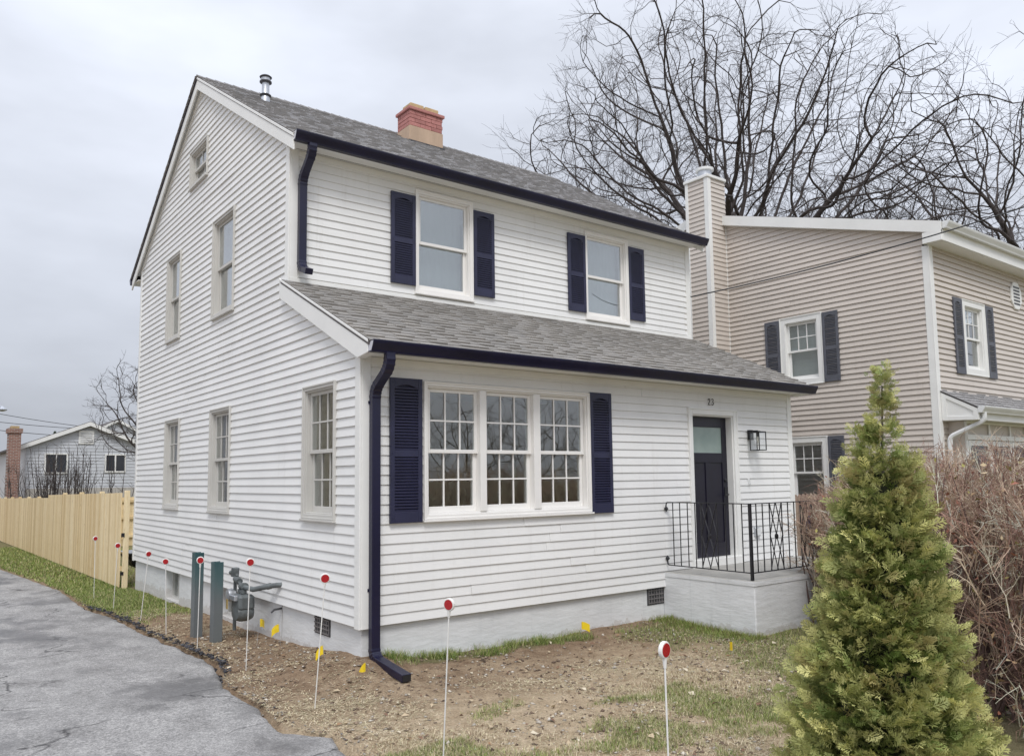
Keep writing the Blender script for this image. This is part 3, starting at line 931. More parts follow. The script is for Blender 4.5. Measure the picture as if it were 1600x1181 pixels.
def shingles(parent, x0, x1, ya, za, yb, zb, expo, seed, tone, name='shingles'):
    rnd = random.Random(seed)
    v = Vector((0, yb - ya, zb - za)); L = v.length; v.normalize()
    n = Vector((0, -v.z, v.y))
    if n.z < 0: n = -n
    mb = MB()
    rows = int(L / expo) + 1
    for r in range(rows):
        s0 = r * expo; s1 = min(s0 + expo, L)
        if s1 - s0 < 0.01: continue
        x = x0 - rnd.uniform(0, 0.2)
        high = rnd.random() < 0.5
        while x < x1:
            w = rnd.uniform(0.11, 0.26)
            a, b = max(x, x0), min(x + w, x1)
            if b - a > 0.005:
                t = (0.024 if high else 0.008) + rnd.uniform(-0.0015, 0.0015)
                tt = 0.0025
                q = rnd.uniform(0.90, 1.08) * (1.04 if high else 0.76)
                warm = rnd.uniform(-0.006, 0.008)
                c = (tone[0] * q + warm * 0.6, tone[1] * q + warm * 0.35, tone[2] * q)
                o = Vector((0, ya, za))
                P = lambda xx, ss, nn: tuple(o + v * ss + n * nn + Vector((xx, 0, 0)))
                drop = -0.004 if high else 0.003
                mb.add([P(a, s0 + drop, 0), P(b, s0 + drop, 0), P(b, s1, 0), P(a, s1, 0), P(a, s0 + drop, t), P(b, s0 + drop, t), P(b, s1, tt), P(a, s1, tt)],
                       [(4, 5, 6, 7), (0, 1, 5, 4), (0, 4, 7, 3), (1, 2, 6, 5), (3, 2, 1, 0)], c)
            x += w
            high = not high if rnd.random() < 0.85 else high
    o = mb.build(name, M['shingle'], parent)
    tag(o, kind='stuff')
    return o
TONE_L = (0.325, 0.312, 0.295); TONE_U = (0.37, 0.365, 0.37)
shingles(roof_l, XL, XR, LO_Y0 - 0.02, LO_Z0 - 0.02 * LO_A - 0.011, LO_Y1 - 0.034, LO_Z1 - 0.011 - 0.034 * LO_A, 0.142, 3, TONE_L)
shingles(roof_u, XL, XR, UP_Y0 - 0.02, UP_Z0 - 0.02 * UP_A - 0.011, YP, ZR - 0.011, 0.142, 4, TONE_U)
shingles(roof_b, XL - 0.03, XR + 0.03, YB + 0.02, ZB - 0.02 * UP_A - 0.011, YP, ZR - 0.011, 0.142, 5, TONE_U)
mb = MB()
k = 0
x = XL - 0.01
while x < XR:
    e = min(x + 0.15, XR + 0.01)
    q = random.uniform(0.8, 1.1)
    hgt = 0.024
    mb.hexa([(x, YP - 0.13, ZR - 0.13 * UP_A + 0.002), (e, YP - 0.13, ZR - 0.13 * UP_A + 0.002), (e, YP, ZR + 0.004), (x, YP, ZR + 0.004), (x, YP - 0.13, ZR - 0.13 * UP_A + hgt), (e, YP - 0.13, ZR - 0.13 * UP_A + 0.012), (e, YP, ZR + 0.014), (x, YP, ZR + hgt)], tuple(c * q for c in TONE_U))
    mb.hexa([(x, YP + 0.13, ZR - 0.13 * UP_A + 0.002), (e, YP + 0.13, ZR - 0.13 * UP_A + 0.002), (e, YP, ZR + 0.004), (x, YP, ZR + 0.004), (x, YP + 0.13, ZR - 0.13 * UP_A + hgt), (e, YP + 0.13, ZR - 0.13 * UP_A + 0.012), (e, YP, ZR + 0.014), (x, YP, ZR + hgt)], tuple(c * q for c in TONE_U))
    x = e
mb.build('ridge_cap', M['shingle'], roof_u)

# rake boards, fascia, soffits
def rake(x0, x1, ya, za, yb, zb, depth, drop, name='rake_board', mat=None):
    """board under the roof edge between two roof points, depth measured vertically"""
    mb = MB()
    mb.hexa([(x0, ya, za - drop - depth), (x1, ya, za - drop - depth), (x1, yb, zb - drop - depth), (x0, yb, zb - drop - depth), (x0, ya, za - drop), (x1, ya, za - drop), (x1, yb, zb - drop), (x0, yb, zb - drop)])
    return mb.build(name, mat or M['trim'], house, bevel=0.003)
for xo, sgn in ((XL, 1), (XR, -1)):
    xa, xb = sorted((xo + sgn * 0.004, xo + sgn * 0.028))
    rake(xa, xb, UP_Y0, UP_Z0, YP, ZR, 0.165, 0.066)
    rake(xa, xb, YP, ZR, YB, ZB, 0.165, 0.066)
    # thin drip edge above the board
    xc, xd = sorted((xo - sgn * 0.006, xo + sgn * 0.020))
    rake(xc, xd, UP_Y0 - 0.01, UP_Z0 - 0.006, YP, ZR, 0.04, 0.022, 'drip_edge')
    rake(xc, xd, YP, ZR, YB + 0.01, ZB - 0.006, 0.04, 0.022, 'drip_edge', M['navy'])
    # frieze board on the wall face below the soffit
    xe, xf = sorted((0.0 - 0.030 if sgn > 0 else W, 0.0 - 0.001 if sgn > 0 else W + 0.030))
    rake(xe, xf, S - 0.02, 5.82 - 0.012, YP, 5.82 + UP_A * (YP - S), 0.12, 0.03, 'frieze_board')
    rake(xe, xf, YP, 5.82 + UP_A * (YP - S), D, 5.82 - 0.012, 0.12, 0.03, 'frieze_board')
    xg, xh = sorted((xo + sgn * 0.029, xo + sgn * 0.10))
    rake(xg, xh, S - 0.2, UP_Z0 + UP_A * (S - 0.2 - UP_Y0), YP, ZR, 0.02, 0.13, 'rake_soffit')
    rake(xg, xh, YP, ZR, D + 0.2, UP_Z0 + UP_A * (S - 0.2 - UP_Y0), 0.02, 0.13, 'rake_soffit')
    # porch rake: deep board whose lower end is cut plumb
    mb = MB()
    dp = 0.232
    poly = [(-0.325, LO_Z0 - 0.012), (S + 0.07, LO_Z0 + LO_A * (S + 0.07 - LO_Y0) - 0.034), (S + 0.07, LO_Z0 + LO_A * (S + 0.07 - LO_Y0) - 0.034 - dp), (-0.10, 2.706), (-0.325, 2.735)]
    mb.prism(poly, xa, xb + (0.0 if sgn < 0 else 0.074), lambda a_, d_, b_: (d_, a_, b_)) if sgn > 0 else mb.prism(poly, W + 0.0275, xb, lambda a_, d_, b_: (d_, a_, b_))
    mb.build('rake_board', M['trim'], house, bevel=0.004)
    rake(xc, xd, -0.34, LO_Z0 + LO_A * 0.032, S + 0.068, LO_Z0 + LO_A * (S + 0.068 - LO_Y0), 0.03, 0.016, 'drip_edge')
# eave fascia + soffit
MB().box(XL + 0.03, XR - 0.03, -0.322, -0.302, 2.748, 2.835).build('fascia', M['trim'], house)
MB().box(XL + 0.03, XR - 0.03, -0.301, -0.0275, 2.745, 2.757).build('soffit', M['trim'], house)
MB().box(XL + 0.03, XR - 0.03, UP_Y0 + 0.02, UP_Y0 + 0.04, 5.615, 5.70).build('fascia', M['trim'], house)
sof = MB().box(XL + 0.03, XR - 0.03, UP_Y0 + 0.041, S - 0.0275, 5.632, 5.644).build('soffit', M['trim'], house)
MB().box(XL + 0.03, XR - 0.03, YB - 0.04, YB - 0.02, 5.49, 5.59).build('fascia', M['trim'], house)
MB().box(XL + 0.03, XR - 0.03, D + 0.03, YB - 0.041, 5.52, 5.532).build('soffit', M['trim'], house)
MB().box(0.05, W - 0.05, S - 0.062, S - 0.054, 5.6300, 5.6335).build('soffit_vent', M['dark_metal'], sof)
for z0_, z1_, y_ in ((2.665, 2.744, -0.024), (5.555, 5.631, S - 0.024)):
    MB().box(0.101, W - 0.086, y_, y_ + 0.022, z0_, z1_).build('frieze_board', M['trim'], house, bevel=0.003)

# gutters (K profile)
def gutter(y, ztop, x0, x1, mat, endmat, h=0.118, parent=house, out=-1):
    prof = [(0, 0), (0, -h), (0.070, -h), (0.078, -h * 0.80), (0.104, -h * 0.42), (0.112, -h * 0.30), (0.120, -0.012), (0.120, 0), (0.112, 0), (0.110, -0.014), (0.066, -h + 0.006), (0.005, -h + 0.006), (0.005, 0)]
    mb = MB()
    n = len(prof)
    vs = [(x0, y + out * a, ztop + b) for a, b in prof] + [(x1, y + out * a, ztop + b) for a, b in prof]
    fs = [(i, (i + 1) % n, n + (i + 1) % n, n + i) for i in range(n)]
    mb.add(vs, fs)
    g = mb.build('gutter', mat, parent)
    for x, s in ((x0, -1), (x1, 1)):
        e = MB()
        e.prism([(a, b) for a, b in prof[:8]], x + s * 0.0005, x + s * 0.003, lambda a_, d_, b_: (d_, y + out * a_, ztop + b_))
        e.build('end_cap', mat, g)
        r = MB(); r.prism([(0.004, -0.012), (0.004, -h + 0.012), (0.066, -h + 0.012), (0.096, -h * 0.42), (0.108, -0.012)], x + s * 0.0035, x + s * 0.005, lambda a_, d_, b_: (d_, y + out * a_, ztop + b_))
        r.build('end_plate', endmat, g)
    return g
g_lo = gutter(-0.323, 2.852, -0.085, 7.72, M['navy'], M['gutter_end'])
g_up = gutter(UP_Y0 + 0.019, 5.728, -0.085, 7.70, M['navy'], M['gutter_end'])
gutter(YB - 0.019, ZB - 0.004, -0.115, 7.70, M['navy'], M['navy'], out=1)
for y_, z_, A in ((-0.36, LO_Z0 - 0.012, 1), (UP_Y0 - 0.015, UP_Z0 - 0.026, 1)):
    MB().box(XL, XR, y_ - 0.03, y_ + 0.04, z_ - 0.004, z_ + 0.002).build('drip_edge', M['gutter_white'], house)

def arc_path(pts, r=0.07, n=7):
    """round the corners of a polyline; returns points and rib factors"""
    out, ribs = [Vector(pts[0])], [1.0]
    for i in range(1, len(pts) - 1):
        p, a, b = Vector(pts[i]), Vector(pts[i - 1]), Vector(pts[i + 1])
        da, db = (a - p).normalized(), (b - p).normalized()
        for k in range(n + 1):
            t = k / n
            q = (p + da * r) * (1 - t) ** 2 + p * 2 * t * (1 - t) + (p + db * r) * t ** 2
            out.append(q); ribs.append(1.05 if k % 2 else 0.97)
    out.append(Vector(pts[-1])); ribs.append(1.0)
    return out, ribs

def downspout(pts, mat, w=0.10, d=0.075, r=0.10, parent=house):
    P, rb = arc_path(pts, r, 8)
    mb = MB(); mb.rectsweep(P, w, d, (1, 0, 0), rb)
    return mb.build('downspout', mat, parent, bevel=0.004)
ds = downspout([(0.125, -0.375, 2.74), (0.125, -0.375, 2.60), (0.125, -0.068, 2.40), (0.125, -0.068, -0.30), (0.14, -0.68, -0.385)], M['navy'])
mb = MB(); mb.box(0.095, 0.185, -0.684, -0.678, -0.415, -0.352)
mb.build('outlet', M['black_plastic'], ds)
for z in (2.25, 0.35):
    MB().box(0.067, 0.183, -0.035, -0.026, z, z + 0.03).build('strap', M['navy'], ds)
ds2 = downspout([(0.135, 1.60, 5.61), (0.135, 1.60, 5.50), (0.135, S - 0.068, 5.26), (0.135, S - 0.068, 4.10), (0.135, S - 0.30, 4.015)], M['navy'])

# chimney with painted bricks, render below, twin clay flues
CX0, CX1, CY0, CY1 = 3.489, 4.216, 4.978, 5.43
mb = MB(); mb.box(CX0 + 0.012, CX1 - 0.012, CY0 + 0.012, CY1 - 0.012, 7.4, 8.33)
chim = mb.build('chimney', M['mortar'], house)
MB().box(CX0 - 0.004, CX1 + 0.004, CY0 - 0.004, CY1 + 0.004, 7.4, 8.012).build('render_skirt', M['render_tan'], chim, bevel=0.01)
MB().box(CX0 - 0.03, CX1 + 0.03, CY0 - 0.03, CY1 + 0.03, 7.4, 7.70 + 0.02).build('flashing', M['dark_metal'], chim)
bl, bh, bd = 0.237, 0.068, 0.045
z = 8.014
row = 0
nx_ = 3
while z < 8.28:
    for side in range(4):
        u0, u1 = (CX0, CX1) if side % 2 == 0 else (CY0, CY1)
        x = u0 - (0.119 if row % 2 else 0.0)
        while x < u1 - 0.01:
            a, b = max(x, u0), min(x + bl, u1)
            if b - a > 0.03:
                j = random.uniform(-0.002, 0.002)
                mb = MB()
                if side == 0: mb.box(a + 0.003, b - 0.003, CY0 + j, CY0 + bd, z, z + bh)
                elif side == 2: mb.box(a + 0.003, b - 0.003, CY1 - bd, CY1 + j, z, z + bh)
                elif side == 1: mb.box(CX1 - bd, CX1 + j, max(a, CY0 + bd) + 0.003, min(b, CY1 - bd) - 0.003, z, z + bh) if min(b, CY1 - bd) - max(a, CY0 + bd) > 0.03 else None
                else: mb.box(CX0 + j, CX0 + bd, max(a, CY0 + bd) + 0.003, min(b, CY1 - bd) - 0.003, z, z + bh) if min(b, CY1 - bd) - max(a, CY0 + bd) > 0.03 else None
                if mb.v: mb.build('brick', M['brick'], chim, bevel=0.004)
            x += bl
    z += bh + 0.006
    row += 1
MB().box(CX0 - 0.03, CX1 + 0.03, CY0 - 0.03, CY1 + 0.03, z + 0.002, z + 0.062).build('brick_cap', M['brick'], chim, bevel=0.008)
for fx in (CX0 + 0.06, CX0 + 0.385):
    mb = MB()
    w_, t_ = 0.29, 0.03
    y0_, y1_ = CY0 + 0.07, CY0 + 0.36
    zb, zt = z + 0.062, z + 0.185 + random.uniform(-0.01, 0.012)
    mb.box(fx, fx + w_, y0_, y0_ + t_, zb, zt); mb.box(fx, fx + w_, y1_ - t_, y1_, zb, zt)
    mb.box(fx, fx + t_, y0_ + t_, y1_ - t_, zb, zt); mb.box(fx + w_ - t_, fx + w_, y0_ + t_, y1_ - t_, zb, zt)
    mb.build('flue_tile', M['clay'], chim, bevel=0.006)

# vent pipe on the roof
pz = 7.50
vp = MB().lathe([(0.075, 0), (0.066, 0.10), (0.058, 0.12), (0.058, 0.36)], 18, (0.672, 4.708, pz)).build('vent_pipe', M['galv'], house, smooth=True)
MB().lathe([(0.085, 0.0), (0.09, 0.012), (0.06, 0.03)], 18, (0.672, 4.708, pz + 0.125)).build('storm_collar', M['dark_metal'], vp, smooth=True)
MB().lathe([(0.055, 0.0), (0.095, 0.012), (0.095, 0.03), (0.06, 0.04)], 18, (0.672, 4.708, pz + 0.335)).build('cap_ring', M['dark_metal'], vp, smooth=True)
MB().lathe([(0.07, 0.0), (0.072, 0.05)], 18, (0.672, 4.708, pz + 0.375)).build('cap_body', M['galv'], vp, smooth=True)
MB().lathe([(0.09, 0.0), (0.098, 0.012), (0.07, 0.035), (0.02, 0.045)], 18, (0.672, 4.708, pz + 0.425)).build('cap_lid', M['dark_metal'], vp, smooth=True)

# interior: floors, ceilings, partitions
MB().box(0.15, W - 0.15, 0.15, D - 0.15, 0.20, 0.28).build('floor_slab', M['wood_floor'], house)
MB().box(0.15, W - 0.15, 0.15, S + 0.02, 2.66, 2.70).build('ceiling', M['ceiling'], house)
MB().box(0.15, W - 0.15, S + 0.15, D - 0.15, 2.66, 3.0).build('floor_slab', M['ceiling'], house)
MB().box(0.15, W - 0.15, S + 0.15, D - 0.15, 5.60, 5.66).build('ceiling', M['ceiling'], house)
for (x0, x1, y0, y1, z0, z1) in ((0.15, W - 0.15, 2.75, 2.85, 0.28, 2.66), (4.45, 4.55, 0.15, 2.75, 0.28, 2.66), (3.4, 3.5, S + 0.16, D - 0.15, 3.0, 5.60), (0.15, W - 0.15, 5.7, 5.8, 0.28, 2.66), (0.15, W - 0.15, 5.75, 5.85, 3.0, 5.6)):
    MB().box(x0, x1, y0, y1, z0, z1).build('partition', M['interior'], house)
# small hook and weatherproof outlet by the door
MB().tube([mF(6.40, 0.018, 1.42), mF(6.40, 0.05, 1.40), mF(6.41, 0.05, 1.34), mF(6.43, 0.03, 1.33)], 0.008, 6).build('wall_hook', M['gutter_white'], house)
o = MB().box(6.50, 6.62, 0.0, 0.055, 0.555, 0.69, mF).build('outlet_box', M['galv'], house, bevel=0.01)
MB().box(6.515, 6.605, 0.0555, 0.066, 0.57, 0.675, mF).build('cover', M['gutter_white'], o, bevel=0.004)
# spigot on the left wall
MB().tube([(0.03, 2.12, -0.06), (-0.06, 2.12, -0.065), (-0.10, 2.13, -0.10)], [0.012, 0.014, 0.011], 8).build('spigot', M['dark_metal'], house)

# ------------------------------------------------------------------ house number
hn = root('house_number', (5.755, -0.02, 2.49), 'slim black number 23 above the front door', 'house number')
def stroke(pts, name):
    MB().tube([mF(a, 0.03, b) for a, b in pts], 0.0055, 8).build(name, M['black_iron'], hn, smooth=True)
z0 = 2.492
stroke([(5.520, z0 + 0.062), (5.523, z0 + 0.077), (5.535, z0 + 0.087), (5.551, z0 + 0.085), (5.559, z0 + 0.073), (5.557, z0 + 0.056), (5.545, z0 + 0.036), (5.531, z0 + 0.016), (5.522, z0 + 0.002), (5.540, z0 + 0.003), (5.566, z0 + 0.001)], 'digit_two')
stroke([(5.598, z0 + 0.076), (5.610, z0 + 0.087), (5.628, z0 + 0.085), (5.637, z0 + 0.070), (5.630, z0 + 0.053), (5.615, z0 + 0.047), (5.632, z0 + 0.041), (5.641, z0 + 0.025), (5.634, z0 + 0.006), (5.615, z0 - 0.002), (5.597, z0 + 0.008)], 'digit_three')

# ------------------------------------------------------------------ wall lantern
lt = root('wall_lantern', (6.48, 0, 1.95), 'black box shaped glass wall lantern right of the front door', 'wall lamp')
MB().box(6.43, 6.55, 0.018, 0.045, 2.00, 2.15, mF).build('back_plate', M['black_iron'], lt, bevel=0.004)
LX0, LX1, LN0, LN1, LZ0, LZ1 = 6.40, 6.58, 0.075, 0.245, 1.835, 2.115
mb = MB(); mb.box(6.47, 6.51, 0.04, 0.16, 2.118, 2.14, mF); mb.box(6.455, 6.525, 0.13, 0.19, 2.112, 2.13, mF)
mb.build('arm', M['black_iron'], lt, bevel=0.003)
mb = MB(); t = 0.011
for x in (LX0, LX1 - t):
    for n in (LN0, LN1 - t): mb.box(x, x + t, n, n + t, LZ0, LZ1, mF)
for z in (LZ0, LZ1 - t):
    for x in (LX0, LX1 - t): mb.box(x, x + t, LN0 + t, LN1 - t, z, z + t, mF)
    for n in (LN0, LN1 - t): mb.box(LX0 + t, LX1 - t, n, n + t, z, z + t, mF)
mb.build('cage', M['black_iron'], lt)
MB().box(LX0 + 0.001, LX1 - 0.001, LN0 + 0.001, LN1 - 0.001, LZ1 + 0.0005, LZ1 + 0.006, mF).build('top_plate', M['black_iron'], lt)
for a in ((LX0 + t, LX1 - t, LN0 + 0.004, LN0 + 0.007), (LX0 + t, LX1 - t, LN1 - 0.007, LN1 - 0.004), (LX0 + 0.004, LX0 + 0.007, LN0 + t, LN1 - t), (LX1 - 0.007, LX1 - 0.004, LN0 + t, LN1 - t)):
    MB().box(a[0], a[1], a[2], a[3], LZ0 + t, LZ1 - t, mF).build('pane', M['glass_clear'], lt)
MB().lathe([(0.012, 0), (0.016, 0.02), (0.016, 0.07)], 10, (0, 0, 0), lambda x, y, z: mF(6.49 + x, 0.16 + y, 2.115 - z)).build('socket', M['black_iron'], lt)
MB().lathe([(0.010, 0), (0.02, 0.03), (0.017, 0.07), (0.004, 0.10)], 10, (0, 0, 0), lambda x, y, z: mF(6.49 + x, 0.16 + y, 2.045 - z)).build('bulb', M['lamp_bulb'], lt, smooth=True)

# ------------------------------------------------------------------ stoop
SX0, SX1, SY = 4.50, 7.60, -1.435
st = root('front_stoop', (6.0, -0.7, -0.5), 'pale painted concrete stoop below the front door', 'stoop')
MB().box(SX0 + 0.006, SX1, SY + 0.006, 0.028, -1.1, 0.155).build('base', M['stoop'], st, bevel=0.012)
MB().box(SX0, SX1 + 0.01, SY, -0.001, 0.156, 0.193).build('slab', M['stoop_top'], st, bevel=0.008)
MB().box(SX0 - 0.001, SX1, SY - 0.001, SY + 0.006, 0.135, 0.1855).build('painted_edge', M['stoop'], st)
MB().box(SX0 - 0.0015, SX0 + 0.005, SY + 0.0065, -0.002, 0.135, 0.1855).build('painted_edge', M['stoop'], st)

# ------------------------------------------------------------------ railing
rl = root('porch_railing', (5.5, -1.375, 0.193), 'black wrought iron railing with diamond panels on the stoop', 'railing')
RX, RY, RT, RB = 4.545, -1.375, 1.125, 0.285
IR = M['black_iron']
def bar(p, q, r=0.0092, name='baluster'):
    p, q = Vector(p), Vector(q)
    MB().tube([p, q], r, 4).build(name, IR, rl)
MB().box(RX - 0.016, RX + 0.016, RY - 0.016, RY + 0.016, 0.194, RT - 0.006).build('post', IR, rl)
MB().box(RX - 0.018, RX + 0.018, RY + 0.0165, -0.06, RT - 0.012, RT).build('top_rail', IR, rl, bevel=0.002)
MB().box(RX - 0.018, 7.30, RY - 0.018, RY + 0.0164, RT - 0.012, RT).build('top_rail', IR, rl, bevel=0.002)
MB().box(RX - 0.010, RX + 0.010, RY + 0.0165, -0.06, RB - 0.006, RB + 0.006).build('bottom_rail', IR, rl)
MB().box(RX + 0.0165, 7.30, RY - 0.010, RY + 0.010, RB - 0.006, RB + 0.006).build('bottom_rail', IR, rl)
MB().box(7.27, 7.30, RY - 0.015, RY + 0.015, 0.194, RT - 0.013).build('post', IR, rl)
for zz, sg in ((RT - 0.006, -1), (RB, 1)):
    pts = [(RX, -0.06, zz), (RX, -0.04, zz + sg * 0.01), (RX, -0.032, zz + sg * 0.045), (RX, -0.032, zz + sg * 0.075)]
    MB().tube(pts, 0.009, 6).build('wall_bracket', IR, rl)
    MB().lathe([(0.006, 0.0), (0.024, 0.012), (0.03, 0.03), (0.014, 0.05), (0.002, 0.066)], 8, (0, 0, 0), lambda x, y, z: (RX + x, -0.034 + y, zz + sg * (0.06 + z))).build('finial', IR, rl)
def diamonds(a0, a1, m):
    """two columns of crossing bars between a0 and a1"""
    h = RT - RB - 0.02; zb = RB + 0.006
    w = a1 - a0; am = (a0 + a1) / 2
    segs = []
    for (s0, s1) in ((a0, am), (am, a1)):
        n = 2
        for i in range(n):
            z0_, z1_ = zb + h * i / n, zb + h * (i + 1) / n
            segs += [((s0, z0_), (s1, z1_)), ((s1, z0_), (s0, z1_))]
    for i, ((x0, z0_), (x1, z1_)) in enumerate(segs):
        dn = 0.005 if i % 2 else -0.005
        MB().tube([m(x0, dn, z0_), m(x1, dn, z1_)], 0.008, 4).build('diagonal_bar', IR, rl)
    MB().lathe([(0.004, -0.02), (0.022, -0.014), (0.026, 0.0), (0.022, 0.014), (0.004, 0.02)], 10, (0, 0, 0), lambda x, y, z: m(am + x, z, zb + h / 2 + y * 1.4)).build('rosette', IR, rl, smooth=True)
mLr = lambda u, n, z: (RX - n, u, z)
mFr = lambda u, n, z: (u, RY - n, z)
for u in (-0.15, -0.27, -0.40, -0.525, -0.625, -0.875, -1.005, -1.13, -1.255):
    bar(mLr(u, 0, RB), mLr(u, 0, RT - 0.01))
diamonds(-0.875, -0.625, mLr)
for u in (4.67, 4.80, 4.945, 5.205, 5.34, 5.478, 5.615, 5.88, 6.02, 6.16, 6.30, 6.56, 6.70, 6.84, 6.98, 7.12):
    bar(mFr(u, 0, RB), mFr(u, 0, RT - 0.01))
for a, b in ((4.945, 5.205), (5.615, 5.88), (6.30, 6.56)): diamonds(a, b, mFr)
# blue ornament hanging on the railing
orn = root('hanging_ornament', (5.74, -1.41, 0.8), 'small blue ornament hanging on the far diamond panel of the railing', 'ornament')
mb = MB(); mb.lathe([(0.012, -0.13), (0.05, -0.09), (0.068, -0.02), (0.055, 0.05), (0.03, 0.09), (0.012, 0.11)], 12, (0, 0, 0), lambda x, y, z: (5.735 + x + 0.25 * z, -1.412 + y * 0.30, 0.83 + z))
mb.build('body', M['blue_cloth'], orn, smooth=True)
MB().tube([(5.765, -1.41, 0.935), (5.775, -1.405, 0.985), (5.76, -1.385, 1.0)], 0.004, 6).build('hook', M['galv'], orn)

# ------------------------------------------------------------------ gas meter
gmt = root('gas_meter', (-0.25, 2.75, -0.3), 'grey green gas meter with pipes on the foundation behind two bollards', 'gas meter')
MG = M['meter']
mb = MB(); mb.box(-0.36, -0.16, 2.45, 2.80, -0.14, 0.08); mb.build('housing', MG, gmt, bevel=0.035)
mb = MB(); mb.lathe([(0.02, -0.11), (0.11, -0.10), (0.135, -0.05), (0.135, 0.05), (0.11, 0.10), (0.02, 0.11)], 18, (0, 0, 0), lambda x, y, z: (-0.26 + z, 2.63 + x * 1.3, -0.17 + y))
mb.build('diaphragm_case', MG, gmt, smooth=True)
mb = MB(); mb.box(-0.40, -0.355, 2.52, 2.73, 0.0, 0.075); mb.build('index_box', M['galv'], gmt, bevel=0.008)
mb = MB(); mb.lathe([(0.03, -0.055), (0.085, -0.045), (0.095, 0.0), (0.085, 0.045), (0.03, 0.055)], 16, (0, 0, 0), lambda x, y, z: (-0.30 + z, 3.02 + x, 0.03 + y))
mb.build('regulator', M['galv'], gmt, smooth=True)
mb = MB()
mb.tube([(-0.26, 2.98, -0.48), (-0.26, 2.98, 0.28), (-0.26, 2.90, 0.33)], 0.022, 10)
mb.tube([(-0.26, 2.90, 0.26), (-0.26, 2.62, 0.16), (-0.26, 2.62, 0.06)], 0.024, 10)
mb.tube([(-0.26, 2.74, 0.06), (-0.26, 2.74, 0.20)], 0.024, 10)
mb.build('inlet_pipe', MG, gmt, smooth=True)
mb = MB(); mb.tube([(-0.26, 2.66, 0.17), (-0.22, 2.40, 0.16), (-0.10, 2.12, 0.22), (0.01, 2.02, 0.235)], [0.027, 0.032, 0.032, 0.030], 10); mb.build('outlet_pipe', MG, gmt, smooth=True)
mb = MB()
for p, q, r in (((-0.26, 2.94, 0.27), (-0.26, 2.80, 0.24), 0.045), ((-0.26, 3.00, 0.30), (-0.26, 2.98, 0.42), 0.05), ((-0.26, 3.03, 0.36), (-0.26, 3.16, 0.34), 0.035), ((-0.26, 2.74, 0.09), (-0.26, 2.74, 0.14), 0.04), ((-0.26, 2.62, 0.09), (-0.26, 2.62, 0.14), 0.04), ((-0.11, 2.14, 0.215), (-0.09, 2.10, 0.225), 0.045), ((-0.25, 2.72, 0.18), (-0.25, 2.60, 0.19), 0.05)):
    MB().tube([p, q], r, 10).build('fitting', MG, gmt, smooth=True)
MB().box(-0.405, -0.398, 2.80, 2.86, -0.14, 0.0).build('paper_tag', simple('tan_tag', (0.55, 0.40, 0.14), 0.7), gmt)

for o in gmt.children:                     # the meter is a compact domestic one
    me_ = o.data
    if o.name.startswith('outlet_pipe'): continue
    for v_ in me_.vertices:
        v_.co.y = 2.72 + (v_.co.y - 2.72) * 0.86; v_.co.z = 0.12 + (v_.co.z - 0.12) * 0.86
# ------------------------------------------------------------------ bollards
for (x, y, h, lab) in ((-0.605, 3.36, 0.57, 'taller dark teal steel bollard, the one farther from the street'), (-0.545, 2.765, 0.49, 'shorter grey teal steel bollard right in front of the gas meter')):
    b = root('bollard', (x, y, -0.46), lab, 'bollard', 'bollards guarding the gas meter')
    z0 = ground_z(x, y) - 0.15
    mb = MB(); w_ = 0.055
    mb.box(-w_, w_, -w_ * 1.3, -w_ * 1.3 + 0.012, 0, 1); mb.box(-w_, w_, w_ * 1.3 - 0.012, w_ * 1.3, 0, 1); mb.box(-0.006, 0.006, -w_ * 1.3 + 0.012, w_ * 1.3 - 0.012, 0, 1)
    mb.box(-w_, -w_ + 0.010, -w_ * 1.3 + 0.0125, w_ * 1.3 - 0.0125, 0, 0.999)
    mb.v = [(x + a, y + b_, z0 + c * (h - z0)) for a, b_, c in mb.v]
    mb.build('post', M['bollard'], b, bevel=0.002)

# ------------------------------------------------------------------ reflector stakes
def stake(bx, by, tx, ty, tz, yaw, lab, r=0.043):
    z0 = ground_z(bx, by)
    s = root('driveway_marker', (bx, by, z0), lab, 'marker stake', 'red reflector stakes along the driveway')
    top = Vector((tx, ty, tz)); bot = Vector((bx, by, z0 - 0.08))
    ax = (top - bot).normalized()
    MB().tube([bot, top - ax * (r + 0.02)], 0.0048, 6).build('rod', M['rod'], s, smooth=True)
    f = Vector((math.sin(yaw), -math.cos(yaw), 0.0)); f = (f - ax * f.dot(ax)).normalized(); sd = ax.cross(f)
    mm = lambda x, y, z: tuple(top + sd * x + ax * y + f * z)
    MB().lathe([(r - 0.004, -0.011), (r, -0.007), (r, 0.007), (r - 0.004, 0.011)], 22, (0, 0, 0), mm).build('disc', M['rod'], s)
    for sg in (1, -1):
        MB().lathe([(r * 0.80, 0.0115), (r * 0.78, 0.0135)], 22, (0, 0, 0), lambda x, y, z: mm(x, y, z * sg)).build('reflector', M['red'], s)
    MB().tube([top - ax * (r + 0.045), top - ax * (r - 0.004)], [0.0075, 0.012], 8).build('socket', M['rod'], s)
cy = lambda x, y: math.atan2(CAM.x - x, -(CAM.y - y))      # yaw that faces the camera
